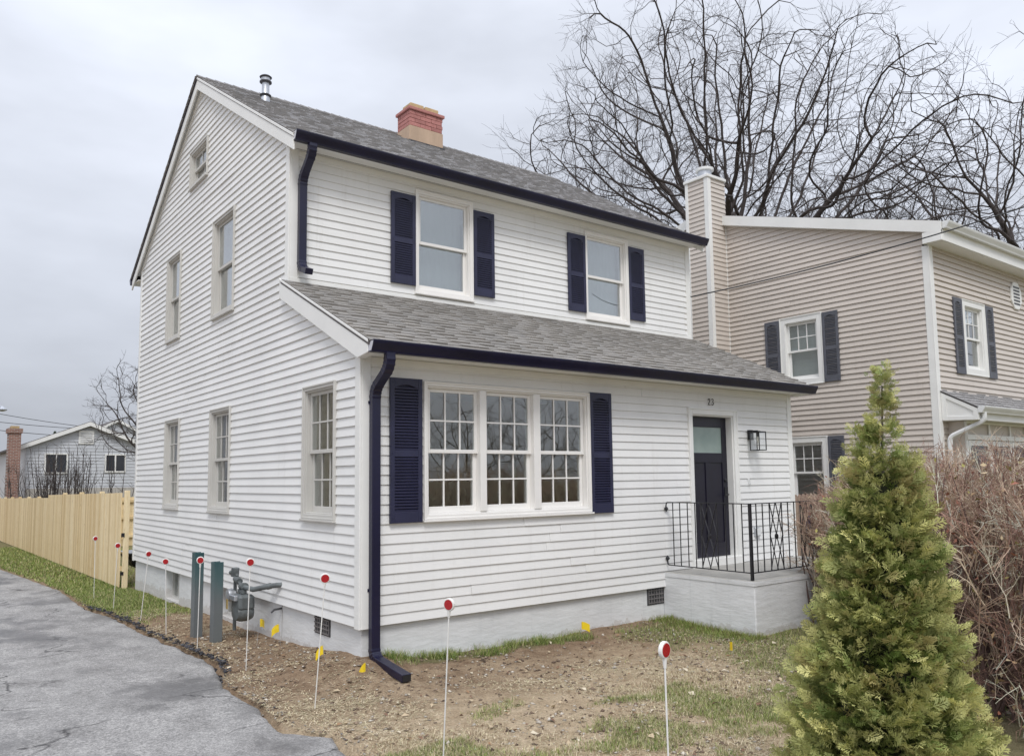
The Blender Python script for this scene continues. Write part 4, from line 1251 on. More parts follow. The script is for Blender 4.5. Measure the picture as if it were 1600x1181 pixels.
ST = [(-0.819, 8.783, -0.847, 8.69, 0.492, 0.5, 'red reflector stake standing before the middle of the wooden fence'),
      (-0.882, 6.868, -0.870, 6.745, 0.480, 0.25, 'red reflector stake by the end post of the wooden fence'),
      (-0.833, 5.308, -0.780, 5.158, 0.446, 0.45, 'red reflector stake leaning right at the rear corner of the house'),
      (-0.824, 3.922, -0.873, 3.852, 0.438, -0.35, 'red reflector stake beside the basement window left of the bollards'),
      (-0.842, 2.505, -0.860, 2.396, 0.558, 0.1, 'red reflector stake in front of the taller teal bollard'),
      (-0.789, 1.004, -0.805, 0.884, 0.642, 0.35, 'red reflector stake in front of the gas meter'),
      (-0.831, -0.797, -0.810, -0.946, 0.642, 0.1, 'red reflector stake in front of the left wall foundation vent'),
      (-0.743, -2.677, -0.757, -2.798, 0.628, -1.05, 'red reflector stake in front of the downspout corner, disc turned sideways')]
for bx, by, tx, ty, tz, dyaw, lab in ST:
    stake(bx, by, tx, ty, tz, cy(tx, ty) + dyaw * 0.6, lab)
p9 = px(1038, 1015, 3.95)
stake(p9.x + 0.012, p9.y, p9.x, p9.y, p9.z, cy(p9.x, p9.y) + 1.0, 'nearest reflector stake, thick white rim, standing in the dry front yard')

# ------------------------------------------------------------------ yellow utility flags
def flag(x, y, h, ang, tilt, lab, bent=0.0):
    z0 = ground_z(x, y)
    s = root('utility_flag', (x, y, z0), lab, 'marker flag', 'yellow utility flags around the house')
    tx, ty = x + tilt * math.cos(ang), y + tilt * math.sin(ang)
    MB().tube([(x, y, z0 - 0.05), (tx, ty, z0 + h)], 0.0018, 5).build('wire', M['galv'], s)
    n = 6; mb = MB(); c, sn = math.cos(ang), math.sin(ang)
    fw, fh = 0.115, 0.09
    rows = []
    for i in range(n + 1):
        u = i / n
        wob = 0.012 * math.sin(u * 4 + x * 9)
        drop = bent * u * u * 0.07
        for j in (0, 1):
            zz = z0 + h - fh * j - drop
            rows.append((tx + c * fw * u * (1 - 0.3 * bent) - sn * wob, ty + sn * fw * u * (1 - 0.3 * bent) + c * wob, zz))
    vs = rows + [(a + 0.0009 * sn, b - 0.0009 * c, z) for a, b, z in rows]
    k = len(rows)
    fs = []
    for i in range(n):
        q = (2 * i, 2 * i + 1, 2 * i + 3, 2 * i + 2)
        fs += [q, tuple(k + t for t in q[::-1])]
    fs += [(0, 2, k + 2, k)] if False else []
    mb.add(vs, fs); mb.build('pennant', M['yellow'], s)
flag(-0.30, 2.05, 0.30, 0.5, 0.05, 'yellow utility flag hanging in front of the gas meter', 0.6)
flag(-0.12, 1.75, 0.24, 2.4, 0.03, 'yellow utility flag against the foundation right of the gas meter', 0.9)
flag(-0.20, 0.35, 0.14, 2.2, 0.04, 'yellow utility flag leaning in the soil below the foundation vent', 1.2)
flag(-0.01, -0.36, 0.09, 2.7, 0.10, 'yellow utility flag fallen beside the downspout outlet', 1.4)
flag(2.83, -0.13, 0.17, -0.5, 0.03, 'yellow utility flag in the grass strip below the front wall', 0.5)
flag(3.46, -1.88, 0.16, 1.0, 0.01, 'yellow utility flag at the lawn edge in front of the stoop', 0.3)

# ------------------------------------------------------------------ cedar fence along the driveway
fe = root('cedar_fence', (-0.13, 16, -0.7), 'new cedar board fence running along the driveway behind the house', 'fence')
y = 9.99; k = 0
FX = -0.15
boards = {}
while y < 36:
    w_ = 0.138
    sec = int((y - 9.9) / 2.43)
    top = 1.285 - 0.0125 * (y - 9.9) - (0.085 if y > 19.5 else 0.0)
    bot = base_z(FX, y) + 0.03
    lean = random.uniform(-0.004, 0.004)
    xo = FX - 0.02 + random.uniform(-0.003, 0.003)
    mb = MB()
    mb.box(xo, xo + 0.017, y + 0.0012, y + w_ - 0.0012, bot, top + random.uniform(-0.003, 0.003))
    mb.build('fence_board', M['cedar'], fe)
    y += w_ + random.uniform(0.0, 0.004); k += 1
for yy in np.arange(9.90, 36, 2.43):
    t = 1.30 - 0.0125 * (yy - 9.9) - (0.085 if yy > 19.5 else 0)
    MB().box(FX + 0.02, FX + 0.115, yy - 0.045, yy + 0.045, base_z(0, yy) - 0.3, t + 0.03).build('fence_post', M['cedar'], fe, bevel=0.006)
for zo in (0.35, 0.95, 1.55):
    for yy in np.arange(9.90, 34, 2.43):
        MB().box(FX + 0.0005, FX + 0.0195, yy + 0.05, yy + 2.40, base_z(0, yy) + zo, base_z(0, yy) + zo + 0.085).build('rail', M['cedar'], fe)
MB().box(FX - 0.03, FX + 0.03, 9.846, 9.856, 0.42, 0.50).build('gate_latch', M['black_iron'], fe)
MB().box(FX - 0.03, FX + 0.03, 9.846, 9.856, -0.32, -0.25).build('gate_hinge', M['black_iron'], fe)
# rear fence seen between the post and the house
fr = root('rear_fence', (3.0, 24, -0.8), 'low cedar fence across the back yard behind the white house', 'fence')
x = 0.0
while x < 12:
    mb = MB(); mb.box(x, x + 0.135, 24.0, 24.018, -0.75, 0.98 + random.uniform(-0.008, 0.008)); mb.build('fence_board', M['cedar'], fr)
    x += 0.14
for zz in (-0.45, 0.2, 0.8):
    MB().box(0.0, 12.0, 23.93, 23.998, zz, zz + 0.085).build('rail', M['cedar'], fr)

# black wheelbarrow just behind the rear corner
wbr = root('wheelbarrow', (0.35, 10.3, -0.6), 'black wheelbarrow tray peeking out behind the rear corner', 'wheelbarrow')
mb = MB(); mb.hexa([(0.15, 10.15, -0.22), (0.75, 10.15, -0.22), (0.75, 10.6, -0.22), (0.15, 10.6, -0.22), (-0.06, 9.98, 0.08), (0.95, 9.98, 0.05), (0.95, 10.75, 0.05), (-0.06, 10.75, 0.08)])
mb.build('tray', M['black_plastic'], wbr, bevel=0.02)
mb = MB(); mb.box(-0.07, 0.96, 9.97, 10.76, 0.081, 0.095); mb.build('rim', M['galv'], wbr)
mb = MB(); mb.lathe([(0.17, -0.04), (0.19, 0), (0.17, 0.04)], 16, (0, 0, 0), lambda x, y, z: (1.15 + x, 10.37 + z, -0.40 + y)); mb.build('wheel', M['black_plastic'], wbr)
for yy in (10.12, 10.62): MB().tube([(1.15, 10.37, -0.4), (0.5, yy, -0.23), (-0.15, yy, 0.12)], 0.016, 6).build('handle', M['cedar'], wbr)

# ------------------------------------------------------------------ the beige neighbour
NX, NY = 10.5, -1.0
nb_ = root('beige_house', (15, 4, -0.5), 'beige clapboard two storey house with slate shutters and white trim next door', 'house')
nL = lambda u, n, z: (NX - n, u, z)
nF = lambda u, n, z: (u, NY - n, z)
NA = 0.29
NPEAK = 4.05
def nz(y): return 5.60 + NA * (min(y, 2 * NPEAK - y) - NY) - 0.02
def nhi(z): return 2 * NPEAK - NY if z <= 5.755 else 2 * NPEAK - NY - (z - 5.755) / NA
def nlo(z): return NY if z <= 5.755 else NY + (z - 5.755) / NA
NW = [(1.085, 2.02, 3.24, 4.635), (1.085, 2.02, 0.80, 2.21)]
NFW = [(11.62, 12.58, 3.25, 4.645)]
z_n = 5.755 + NA * (NPEAK - NY) - 0.01
wn_ = wall(nb_, nL, nlo, nhi, -0.8, z_n, [shrink(o, 0.06) for o in NW], (5.755,))
clad(wn_, nL, lambda z: nlo(z) + (0.09 if z < 5.5 else 0), nhi, -0.3, z_n, [shrink(o, 0.02) for o in NW], M['beige_y'], expo=0.1016, extra=(5.755,), tb=0.028, split=3.2)
wn2 = wall(nb_, nF, lambda z: NX + 0.001, lambda z: 20.0, -0.8, 5.55, [shrink(o, 0.06) for o in NFW], ())
clad(wn2, nF, lambda z: NX + 0.10, lambda z: 20.0, -0.3, 5.46, [shrink(o, 0.02) for o in NFW], M['beige_x'], expo=0.1016, tb=0.028, split=3.4)
MB().box(NX, 20, 8.9, 9.1, -0.8, 5.6).build('wall', M['beige_x'], nb_)
MB().box(19.9, 20.1, NY, 9.0, -0.8, 5.6).build('wall', M['beige_y'], nb_)
mb = MB(); mb.box(NX - 0.028, NX + 0.10, NY - 0.028, NY - 0.001, -0.3, 5.46); mb.box(NX - 0.028, NX - 0.001, NY, NY + 0.10, -0.3, 5.46)
mb.build('corner_board', M['trim'], nb_, bevel=0.004)
def nwin(m, o, grid):
    w = window(nb_, m, *o, 0.115, M['trim'], M['trim'], grid, 'glass', sill=False)
    return w
for o in NW: nwin(nL, o, (3, 2, False))
nwin(nF, NFW[0], (3, 2, False))
# pleated shade inside the upper side window
MB().box(NX + 0.13, NX + 0.135, 1.2, 1.9, 3.36, 4.55).build('window_shade', M['pane_backsheet'], nb_)
for m, a, b, c, d in ((nL, 2.035, 2.37, 3.25, 4.615), (nL, 0.745, 1.072, 3.25, 4.615), (nL, 0.745, 1.072, 0.80, 2.20), (nF, 11.26, 11.60, 3.24, 4.635), (nF, 12.60, 12.94, 3.24, 4.635)):
    shutter(nb_, m, a, b, c, d, M['slate'], louvre_objs=False)
# octagonal gable vent
mb = MB()
cx_, cz_ = 14.13, 5.02
oc = [(cx_ + 0.27 * math.cos(math.pi / 8 + i * math.pi / 4), cz_ + 0.30 * math.sin(math.pi / 8 + i * math.pi / 4)) for i in range(8)]
mb.prism(oc, 0.012, 0.05, nF)
ov = mb.build('octagon_vent', M['trim'], nb_, bevel=0.006)
for i in range(6):
    z = cz_ - 0.17 + i * 0.068
    MB().box(cx_ - 0.15, cx_ + 0.15, 0.0505, 0.054, z - 0.018, z + 0.018, nF).build('slot', M['dark_metal'], ov)
# roof, rake, eaves
def nslab(ya, za, yb, zb, x0, x1, t, mat, name):
    mb = MB(); mb.hexa([(x0, ya, za - t), (x1, ya, za - t), (x1, yb, zb - t), (x0, yb, zb - t), (x0, ya, za), (x1, ya, za), (x1, yb, zb), (x0, yb, zb)])
    return mb.build(name, mat, nb_)
EY, EZ = -1.30, 5.815
PZ = EZ + NA * (NPEAK - EY) + 0.02
nr = nslab(EY, EZ, NPEAK, PZ, NX - 0.10, 20.3, 0.10, M['roof_far'], 'roof')
nslab(2 * NPEAK - EY, EZ, NPEAK, PZ, NX - 0.10, 20.3, 0.10, M['roof_far'], 'roof')
nslab(EY, EZ - 0.012, NPEAK, PZ - 0.012, NX - 0.135, NX - 0.101, 0.21, M['trim'], 'rake_board')
nslab(2 * NPEAK - EY, EZ - 0.012, NPEAK, PZ - 0.012, NX - 0.135, NX - 0.101, 0.21, M['trim'], 'rake_board')
nslab(NY + 0.031, 5.725, NPEAK, 5.725 + NA * (NPEAK - NY - 0.031), NX - 0.1005, NX - 0.004, 0.03, M['trim'], 'rake_soffit')
MB().box(NX - 0.134, NX - 0.03, EY, NY + 0.03, 5.47, EZ - 0.15).build('rake_return', M['trim'], nb_, bevel=0.004)
MB().box(NX - 0.0295, 20.3, EY + 0.001, EY + 0.02, 5.475, 5.70).build('fascia', M['trim'], nb_)
MB().box(NX - 0.029, 20.3, EY + 0.021, NY - 0.0005, 5.462, 5.474).build('soffit', M['trim'], nb_)
gutter(EY - 0.001, 5.80, NX - 0.09, 20.3, M['gutter_white'], M['gutter_white'], h=0.125, parent=nb_)
# sided chimney
CXa, CYa, CYb, CZ = 9.92, 3.28, 3.86, 7.98
cm = lambda u, n, z: (CXa - n, u, z)
cm2 = lambda u, n, z: (u, CYa - n, z)
ch = MB().box(CXa + 0.001, NX - 0.001, CYa + 0.001, CYb, -0.8, CZ).build('chimney', M['wall_core'], nb_)
clad(ch, cm, lambda z: CYa + 0.08, lambda z: CYb - 0.06, -0.3, CZ - 0.06, [], M['beige_y'], expo=0.1016, split=99)
clad(ch, cm2, lambda z: CXa + 0.08, lambda z: NX - 0.03 if z < 7.1 else NX + 0.0, -0.3, CZ - 0.06, [], M['beige_x'], expo=0.1016, split=99)
mb = MB(); mb.box(CXa - 0.026, CXa + 0.08, CYa - 0.026, CYa - 0.001, -0.3, CZ - 0.06); mb.box(CXa - 0.026, CXa - 0.001, CYa, CYa + 0.08, -0.3, CZ - 0.06)
mb.build('chimney_corner_board', M['trim'], ch)
MB().box(CXa - 0.026, CXa - 0.001, CYb - 0.06, CYb + 0.02, -0.3, CZ - 0.06).build('chimney_corner_board', M['trim'], ch)
MB().box(NX - 0.03, NX - 0.001, CYa - 0.024, CYa - 0.0005, -0.3, 7.0).build('chimney_joint_trim', M['trim'], ch)
mb = MB(); mb.box(CXa - 0.05, NX + 0.02, CYa - 0.05, CYb + 0.05, CZ - 0.06, CZ + 0.01)
cap = mb.build('chimney_cap', M['trim'], ch, bevel=0.01)
MB().lathe([(0.15, 0), (0.15, 0.2)], 18, (10.2, 3.56, CZ + 0.01)).build('flue', M['galv'], cap, smooth=True)
MB().lathe([(0.13, 0.0), (0.20, 0.01), (0.20, 0.06), (0.10, 0.09)], 18, (10.2, 3.56, CZ + 0.211)).build('flue_cap', M['gutter_white'], cap, smooth=True)
# pent roof above the bay window
pz0, pz1, py0, py1 = 2.90, 2.565, NY, -1.61
mb = MB(); mb.hexa([(10.56, py1, pz1 - 0.03), (20, py1, pz1 - 0.03), (20, py0, pz0 - 0.03), (10.56, py0, pz0 - 0.03), (10.56, py1, pz1), (20, py1, pz1), (20, py0, pz0), (10.56, py0, pz0)])
pr = mb.build('pent_roof', M['roof_far'], nb_)
shingles(pr, 10.55, 16.0, py1 - 0.02, pz1 - 0.011, py0, pz0, 0.14, 8, TONE_U)
mb = MB(); mb.prism([(-1.030, pz0 - 0.035), (-1.030, 2.365), (py1 - 0.005, 2.345), (py1 - 0.005, pz1 - 0.03)], 10.575, 10.62, lambda a, d, b: (d, a, b))
sp_ = mb.build('pent_side_panel', M['trim'], nb_)
fr_ = MB()
for poly in ([(-1.031, pz0 - 0.035), (-1.031, 2.366), (-1.11, 2.363), (-1.11, pz0 - 0.08)], [(-1.11, 2.363), (py1 + 0.075, 2.348), (py1 + 0.075, 2.415), (-1.11, 2.43)], [(py1 + 0.075, 2.348), (py1 - 0.004, 2.346), (py1 - 0.004, pz1 - 0.031), (py1 + 0.075, pz1 + 0.012)], [(-1.11, pz0 - 0.08), (-1.11, pz0 - 0.16), (py1 + 0.075, pz1 - 0.065), (py1 + 0.075, pz1 + 0.012)]):
    fr_.prism(poly, 10.56, 10.5745, lambda a, d, b: (d, a, b))
fr_.build('panel_frame', M['trim'], sp_, bevel=0.002)
MB().box(10.62, 20, py1 - 0.003, py1 + 0.02, 2.345, 2.50).build('pent_fascia', M['trim'], nb_)
MB().box(10.62, 20, py1 + 0.021, NY - 0.02, 2.355, 2.365).build('pent_soffit', M['trim'], nb_)
gp = gutter(py1 - 0.004, 2.57, 10.56, 20, M['gutter_white'], M['gutter_white'], h=0.11, parent=nb_)
P, rb = arc_path([(10.68, -1.66, 2.47), (10.68, -1.66, 2.33), (10.60, -1.12, 2.08), (10.60, -1.12, -0.4)], 0.08, 6)
mb = MB(); mb.tube(P, 0.042, 8); mb.build('downspout', M['gutter_white'], nb_, smooth=True)
# bay window under the pent roof
BY = -1.28
bm_ = lambda u, n, z: (u, BY - n, z)
mb = MB()
mb.box(10.80, 13.4, -0.27, -0.002, 0.4, 2.35, bm_)
bay = mb.build('bay', M['beige_x'], nb_)
mb = MB()
for u in (10.80, 11.72, 12.62, 13.35): mb.box(u, u + 0.055, 0, 0.03, 1.5, 2.35, bm_)
mb.box(10.80, 13.40, 0.0301, 0.05, 2.03, 2.12, bm_)
mb.box(10.80, 13.40, 0.0301, 0.045, 2.31, 2.35, bm_)
mb.build('bay_trim', M['trim'], bay, bevel=0.003)
for a, b in ((10.87, 11.71), (11.79, 12.61), (12.69, 13.34)):
    mb = MB()
    for p in ((a, a + 0.07, 0.9, 2.02), (b - 0.07, b, 0.9, 2.02), (a + 0.07, b - 0.07, 1.93, 2.02), (a + 0.07, b - 0.07, 0.9, 0.99)): mb.box(p[0], p[1], 0, 0.028, p[2], p[3], bm_)
    bw_ = mb.build('bay_window', M['trim'], bay)
    MB().box(a + 0.06, b - 0.06, 0.002, 0.008, 0.95, 1.97, bm_).build('pane', simple('dark_glass', (0.02, 0.022, 0.028), 0.08, 0.2, spec=0.8), bw_)
# interior backing so that the windows look into rooms
MB().box(NX + 0.15, 19.8, 2.6, 2.7, -0.2, 5.4).build('partition', M['interior'], nb_)
MB().box(NX + 0.15, 19.8, NY + 0.2, 8.8, 2.5, 2.8).build('floor_slab', M['ceiling'], nb_)
MB().box(NX + 0.15, 19.8, NY + 0.2, 8.8, -0.1, 0.0).build('floor_slab', M['wood_floor'], nb_)

# picket gate between the houses
pk = root('picket_fence', (9.1, 0.5, -0.4), 'beige brown picket fence with rounded tops between the two houses', 'fence')
pm_ = MB(); w_ = 0.052
prof = [(-w_, 0.0), (w_, 0.0), (w_, 1.50)] + [(w_ * math.cos(t), 1.50 + 0.075 * math.sin(t)) for t in np.linspace(0.25, math.pi - 0.25, 7)] + [(-w_, 1.50)]
pm_.prism(prof, 0, 0.018, lambda a, d, b: (a, d, b))
pme = pm_.mesh('picket', M['picket'])
x = 7.72
while x < 10.42:
    inst('picket', pme, pk, (x, 0.5 + random.uniform(-0.002, 0.002), -0.44 + random.uniform(-0.006, 0.006)))
    x += 0.118
for zz in (0.05, 0.78): MB().box(7.62, 10.46, 0.52, 0.56, zz, zz + 0.08).build('rail', M['picket'], pk)

# ------------------------------------------------------------------ far houses
def far_house(name, lab, x0, x1, y0, y1, zb, ze, zp, wmat, wins, chimney=None, gable_vent=None, roofmat='roof_far', side=0):
    h = root(name, ((x0 + x1) / 2, (y0 + y1) / 2, zb), lab, 'house')
    xm = (x0 + x1) / 2
    mb = MB(); mb.prism([(x0, zb), (x1, zb), (x1, ze), (xm, zp), (x0, ze)], y0, y1, lambda a, d, b: (a, d, b))
    w = mb.build('wall', M[wmat], h)
    e = 0.0
    z = zb
    while z < zp - 0.1:        # clapboard courses on the near gable
        z1 = min(z + 0.16, zp - 0.02)
        def ext(zz): return (x0, x1) if zz <= ze else (x0 + (xm - x0) * (zz - ze) / (zp - ze), x1 - (x1 - xm) * (zz - ze) / (zp - ze))
        a0, b0 = ext(z); a1, b1 = ext(z1)
        MB().hexa([(a0, y0 - 0.03, z), (b0, y0 - 0.03, z), (b0, y0 - 0.001, z), (a0, y0 - 0.001, z), (a1, y0 - 0.008, z1), (b1, y0 - 0.008, z1), (b1, y0 - 0.001, z1), (a1, y0 - 0.001, z1)]).build('siding_board', M[wmat], w)
        z = z1
    if side:
        z = zb
        while z < ze - 0.05:
            z1 = min(z + side, ze)
            MB().hexa([(x1 + 0.03, y0, z), (x1 + 0.03, y1, z), (x1 + 0.001, y1, z), (x1 + 0.001, y0, z), (x1 + 0.006, y0, z1), (x1 + 0.006, y1, z1), (x1 + 0.001, y1, z1), (x1 + 0.001, y0, z1)]).build('siding_board', M[wmat], w)
            z = z1
    for sgn in (-1, 1):
        xe = x0 - 0.3 if sgn < 0 else x1 + 0.3
        zed = ze - 0.3 * (zp - ze) / (xm - x0)
        mb = MB(); mb.hexa([(xe, y0 - 0.25, zed), (xm, y0 - 0.25, zp), (xm, y1 + 0.2, zp), (xe, y1 + 0.2, zed), (xe, y0 - 0.25, zed + 0.09), (xm, y0 - 0.25, zp + 0.09), (xm, y1 + 0.2, zp + 0.09), (xe, y1 + 0.2, zed + 0.09)])
        mb.build('roof', M[roofmat], h)
        mb = MB(); mb.hexa([(xe, y0 - 0.28, zed - 0.14), (xm, y0 - 0.28, zp - 0.14), (xm, y0 - 0.252, zp - 0.14), (xe, y0 - 0.252, zed - 0.14), (xe, y0 - 0.28, zed + 0.06), (xm, y0 - 0.28, zp + 0.06), (xm, y0 - 0.252, zp + 0.06), (xe, y0 - 0.252, zed + 0.06)])
        mb.build('rake_board', M['trim'], h)
    for (a, b, c, d) in wins:
        mb = MB()
        for p in ((a, a + 0.07, c, d), (b - 0.07, b, c, d), (a + 0.07, b - 0.07, d - 0.07, d), (a + 0.07, b - 0.07, c, c + 0.07), ((a + b) / 2 - 0.035, (a + b) / 2 + 0.035, c + 0.07, d - 0.07)): mb.box(p[0], p[1], y0 - 0.075, y0 - 0.032, p[2], p[3])
        wd = mb.build('window', M['trim'], h)
        MB().box(a + 0.06, b - 0.06, y0 - 0.05, y0 - 0.034, c + 0.06, d - 0.06).build('pane', simple('dark_far_pane', (0.035, 0.04, 0.05), 0.1, 0.3, 0.8, spec=0.8), wd)
    if gable_vent:
        a, b, c, d = gable_vent
        mb = MB(); mb.box(a, b, y0 - 0.07, y0 - 0.035, c, d); v = mb.build('gable_vent', M['trim'], h)
        for i in range(5): MB().box(a + 0.08, b - 0.08, y0 - 0.078, y0 - 0.0705, c + 0.08 + i * (d - c - 0.16) / 5, c + 0.08 + (i + 0.45) * (d - c - 0.16) / 5).build('vent_slat', simple('vent_grey', (0.45, 0.46, 0.48), 0.6), v)
    if chimney:
        a, b, ya, yb, zt = chimney
        c = MB().box(a, b, ya, yb, zb, zt).build('chimney', M['far_brick'], h)
        MB().box(a - 0.06, b + 0.06, ya - 0.06, yb + 0.06, zt - 0.22, zt).build('chimney_crown', M['far_brick'], c)
        MB().box(a + 0.08, b - 0.08, ya + 0.08, yb - 0.08, zt, zt + 0.12).build('flue_tile', M['clay'], c)
    return h
far_house('gabled_far_house', 'pale blue grey gabled house with brick chimney beyond the cedar fence', 1.25, 6.75, 38, 52, -1.2, 3.42, 4.55, 'far_siding',
          [(2.05, 3.08, 2.0, 3.02), (4.75, 5.75, 2.05, 3.0)], (0.45, 0.95, 37.2, 38.0, 4.16), (3.52, 4.22, 3.5, 4.18))
MB().box(1.3, 6.7, 37.9, 37.965, -1.2, 1.28).build('porch_skirt', simple('weathered_board', (0.42, 0.40, 0.37), 0.8, 0.2, 3, sc=(8, 8, 0.5)), bpy.data.objects['gabled_far_house'])
far_house('dark_roofed_far_house', 'far house with dark roof rising behind the gabled house', 5.4, 14.0, 60, 70, -1.5, 4.0, 6.35, 'far_siding', [(8, 9.2, 2.2, 3.4)])
far_house('tan_far_house', 'tan gabled house at the left edge behind the fence', -3.7, 0.75, 56, 66, -1.5, 3.1, 5.0, 'beige_x', [(-1.2, -0.2, 2.0, 3.0)])
# houses across the driveway, outside the view, mirrored in the side windows
far_house('tan_driveway_house', 'tan clapboard house across the driveway, mirrored in the side windows', -14.5, -8.2, 13, 27, -0.9, 5.2, 7.6, 'tan_side', [(-12, -11, 1.5, 3)], side=0.30)
far_house('white_driveway_house', 'pale house farther along the driveway, mirrored in the rear side windows', -15, -8.6, 31, 48, -1.1, 5.0, 7.4, 'far_siding', [(-12, -11, 1.5, 3)], side=0.18)

# ------------------------------------------------------------------ bare trees
def colonise(seed, base, fork, centre, radii, natt, zmin, step=0.42, infl=3.2, kill=0.75, bias=0.42, lean=(0, 0)):
    """grow a skeleton towards points spread through a dome; returns nodes, parents"""
    r = np.random.default_rng(seed)
    A = []
    while len(A) < natt:
        d = r.normal(0, 1, 3); d /= np.linalg.norm(d)
        q = d * r.uniform(0, 1) ** bias
        lump = 1.0 + 0.16 * math.sin(d[0] * 5 + seed) * math.cos(d[1] * 4 - seed) + 0.08 * math.sin(d[2] * 9 + d[0] * 7)
        p = np.array(centre) + q * np.array(radii) * lump
        if p[2] > zmin + 1.2 * r.random(): A.append(p)
    A = np.array(A)
    base = np.array(base, float)
    nodes = [base + np.array([0, 0, -0.3])]; par = [-1]
    n0 = max(3, int(fork / step))
    for i in range(1, n0 + 1):
        t = i / n0
        nodes.append(base + np.array([lean[0] * t + 0.06 * math.sin(3 * t), lean[1] * t, fork * t])); par.append(len(nodes) - 2)
    best = np.full(len(A), 1e9); bi = np.zeros(len(A), int)
    def upd(i0):
        for i in range(i0, len(nodes)):
            d = np.linalg.norm(A - nodes[i], axis=1); m = d < best
            best[m] = d[m]; bi[m] = i
    upd(n0 // 2)
    alive = np.ones(len(A), bool)
    nk = {}
    for it in range(160):
        lim = infl if it > 14 else 99
        act = alive & (best < lim)
        if not act.any(): break
        i0 = len(nodes)
        for n in np.unique(bi[act]):
            sel = act & (bi == n)
            nk[n] = nk.get(n, 0) + 1
            if nk[n] > 3:
                alive[sel] = False; continue
            v = A[sel] - nodes[n]; v = (v / (np.linalg.norm(v, axis=1)[:, None] + 1e-9)).mean(0) + r.normal(0, 0.11, 3) + np.array([0, 0, 0.06])
            if par[n] >= 0:
                pd = nodes[n] - nodes[par[n]]; v = v + 0.6 * pd / (np.linalg.norm(pd) + 1e-9)
            v /= np.linalg.norm(v) + 1e-9
            nodes.append(nodes[n] + v * step * r.uniform(0.85, 1.15)); par.append(int(n))
        upd(i0)
        alive &= best > kill
        if len(nodes) > 16000: break
    return nodes, par

def skeleton_mesh(nodes, par, r_tip, power, rmax, seed, twigs=3, twig_len=0.8, rmin=0.006, droop=0.0):
    """pipe-model radii, continuous tubes, fine twigs at the ends"""
    r = random.Random(seed)
    n = len(nodes)
    kids = [[] for _ in range(n)]
    for i in range(1, n): kids[par[i]].append(i)
    acc = [0.0] * n
    for i in range(n - 1, -1, -1):
        if not kids[i]: acc[i] = r_tip ** power
        if par[i] >= 0: acc[par[i]] += acc[i]
    k = min(1.0, rmax / (acc[0] ** (1 / power)))
    rad = [max(rmin, (a ** (1 / power)) * (k if a ** (1 / power) > 4 * r_tip else 1.0)) for a in acc]
    thick, thin = MB(), MB()
    def twig(p, d, L, rr, lev):
        q = Vector(p); dd = Vector(d).normalized(); pts = [q.copy()]
        for _ in range(3):
            dd = (dd + Vector((r.gauss(0, 0.2), r.gauss(0, 0.2), r.gauss(0.04 - droop, 0.2)))).normalized()
            q = q + dd * (L / 3); pts.append(q.copy())
        thin.tube(pts, [rr, rr * 0.85, rr * 0.7, rr * 0.5], 3, caps=False)
        if lev > 0:
            for j in range(3):
                i = r.randint(0, 2); o = Vector((r.gauss(0, 1), r.gauss(0, 1), r.gauss(0.2, 1))).normalized()
                twig(pts[i].lerp(pts[i + 1], r.random()), dd + o * 0.75, L * r.uniform(0.4, 0.7), rr * 0.8, lev - 1)
    stack = [(0, None)]
    while stack:
        i, start = stack.pop()
        chain = ([start] if start is not None else []) + [i]
        while kids[i]:
            ks = sorted(kids[i], key=lambda c: -acc[c])
            for c in ks[1:]: stack.append((c, i))
            i = ks[0]; chain.append(i)
        if len(chain) > 1:
            rr = [rad[c] for c in chain]
            if start is not None: rr[0] = min(rr[0], rr[1] * 1.15)
            big = max(rr)
            tgt = thick if big > 0.05 else thin
            tgt.tube([nodes[c] for c in chain], rr, 9 if big > 0.15 else 6 if big > 0.05 else 4 if big > 0.02 else 3, caps=False)
        e = chain[-1]
        d = Vector(nodes[e]) - Vector(nodes[par[e]]) if par[e] >= 0 else Vector((0, 0, 1))
        for _ in range(twigs):
            o = Vector((r.gauss(0, 1), r.gauss(0, 1), r.gauss(0.2, 1))).normalized()
            twig(nodes[e], d.normalized() + o * 0.6, twig_len * r.uniform(0.5, 1.2), rmin * 1.1, 1)
        for c in chain[2::3]:
            if rad[c] < 0.04:
                o = Vector((r.gauss(0, 1), r.gauss(0, 1), r.gauss(0.3, 1))).normalized()
                twig(nodes[c], o, twig_len * r.uniform(0.4, 1.0), rmin, 1 if r.random() < 0.35 else 0)
    return thick, thin

def bare_tree(name, lab, cat, seed, base, fork, centre, radii, natt, zmin, rmax, r_tip=0.012, power=2.25, twigs=3, twig_len=0.8, rmin=0.007, group=None, droop=0.0, **kw):
    r = root(name, base, lab, cat, group)
    nodes, par = colonise(seed, base, fork, centre, radii, natt, zmin, **kw)
    thick, thin = skeleton_mesh(nodes, par, r_tip, power, rmax, seed, twigs, twig_len, rmin, droop)
    thick.build('trunk', M['bark'], r, smooth=True)
    me = array_mesh('crown', thin.v, [f for f in thin.f if len(f) == 4], M['bark'], smooth=True)
    o = bpy.data.objects.new('crown', me); col.objects.link(o); attach(o, r)
    return r

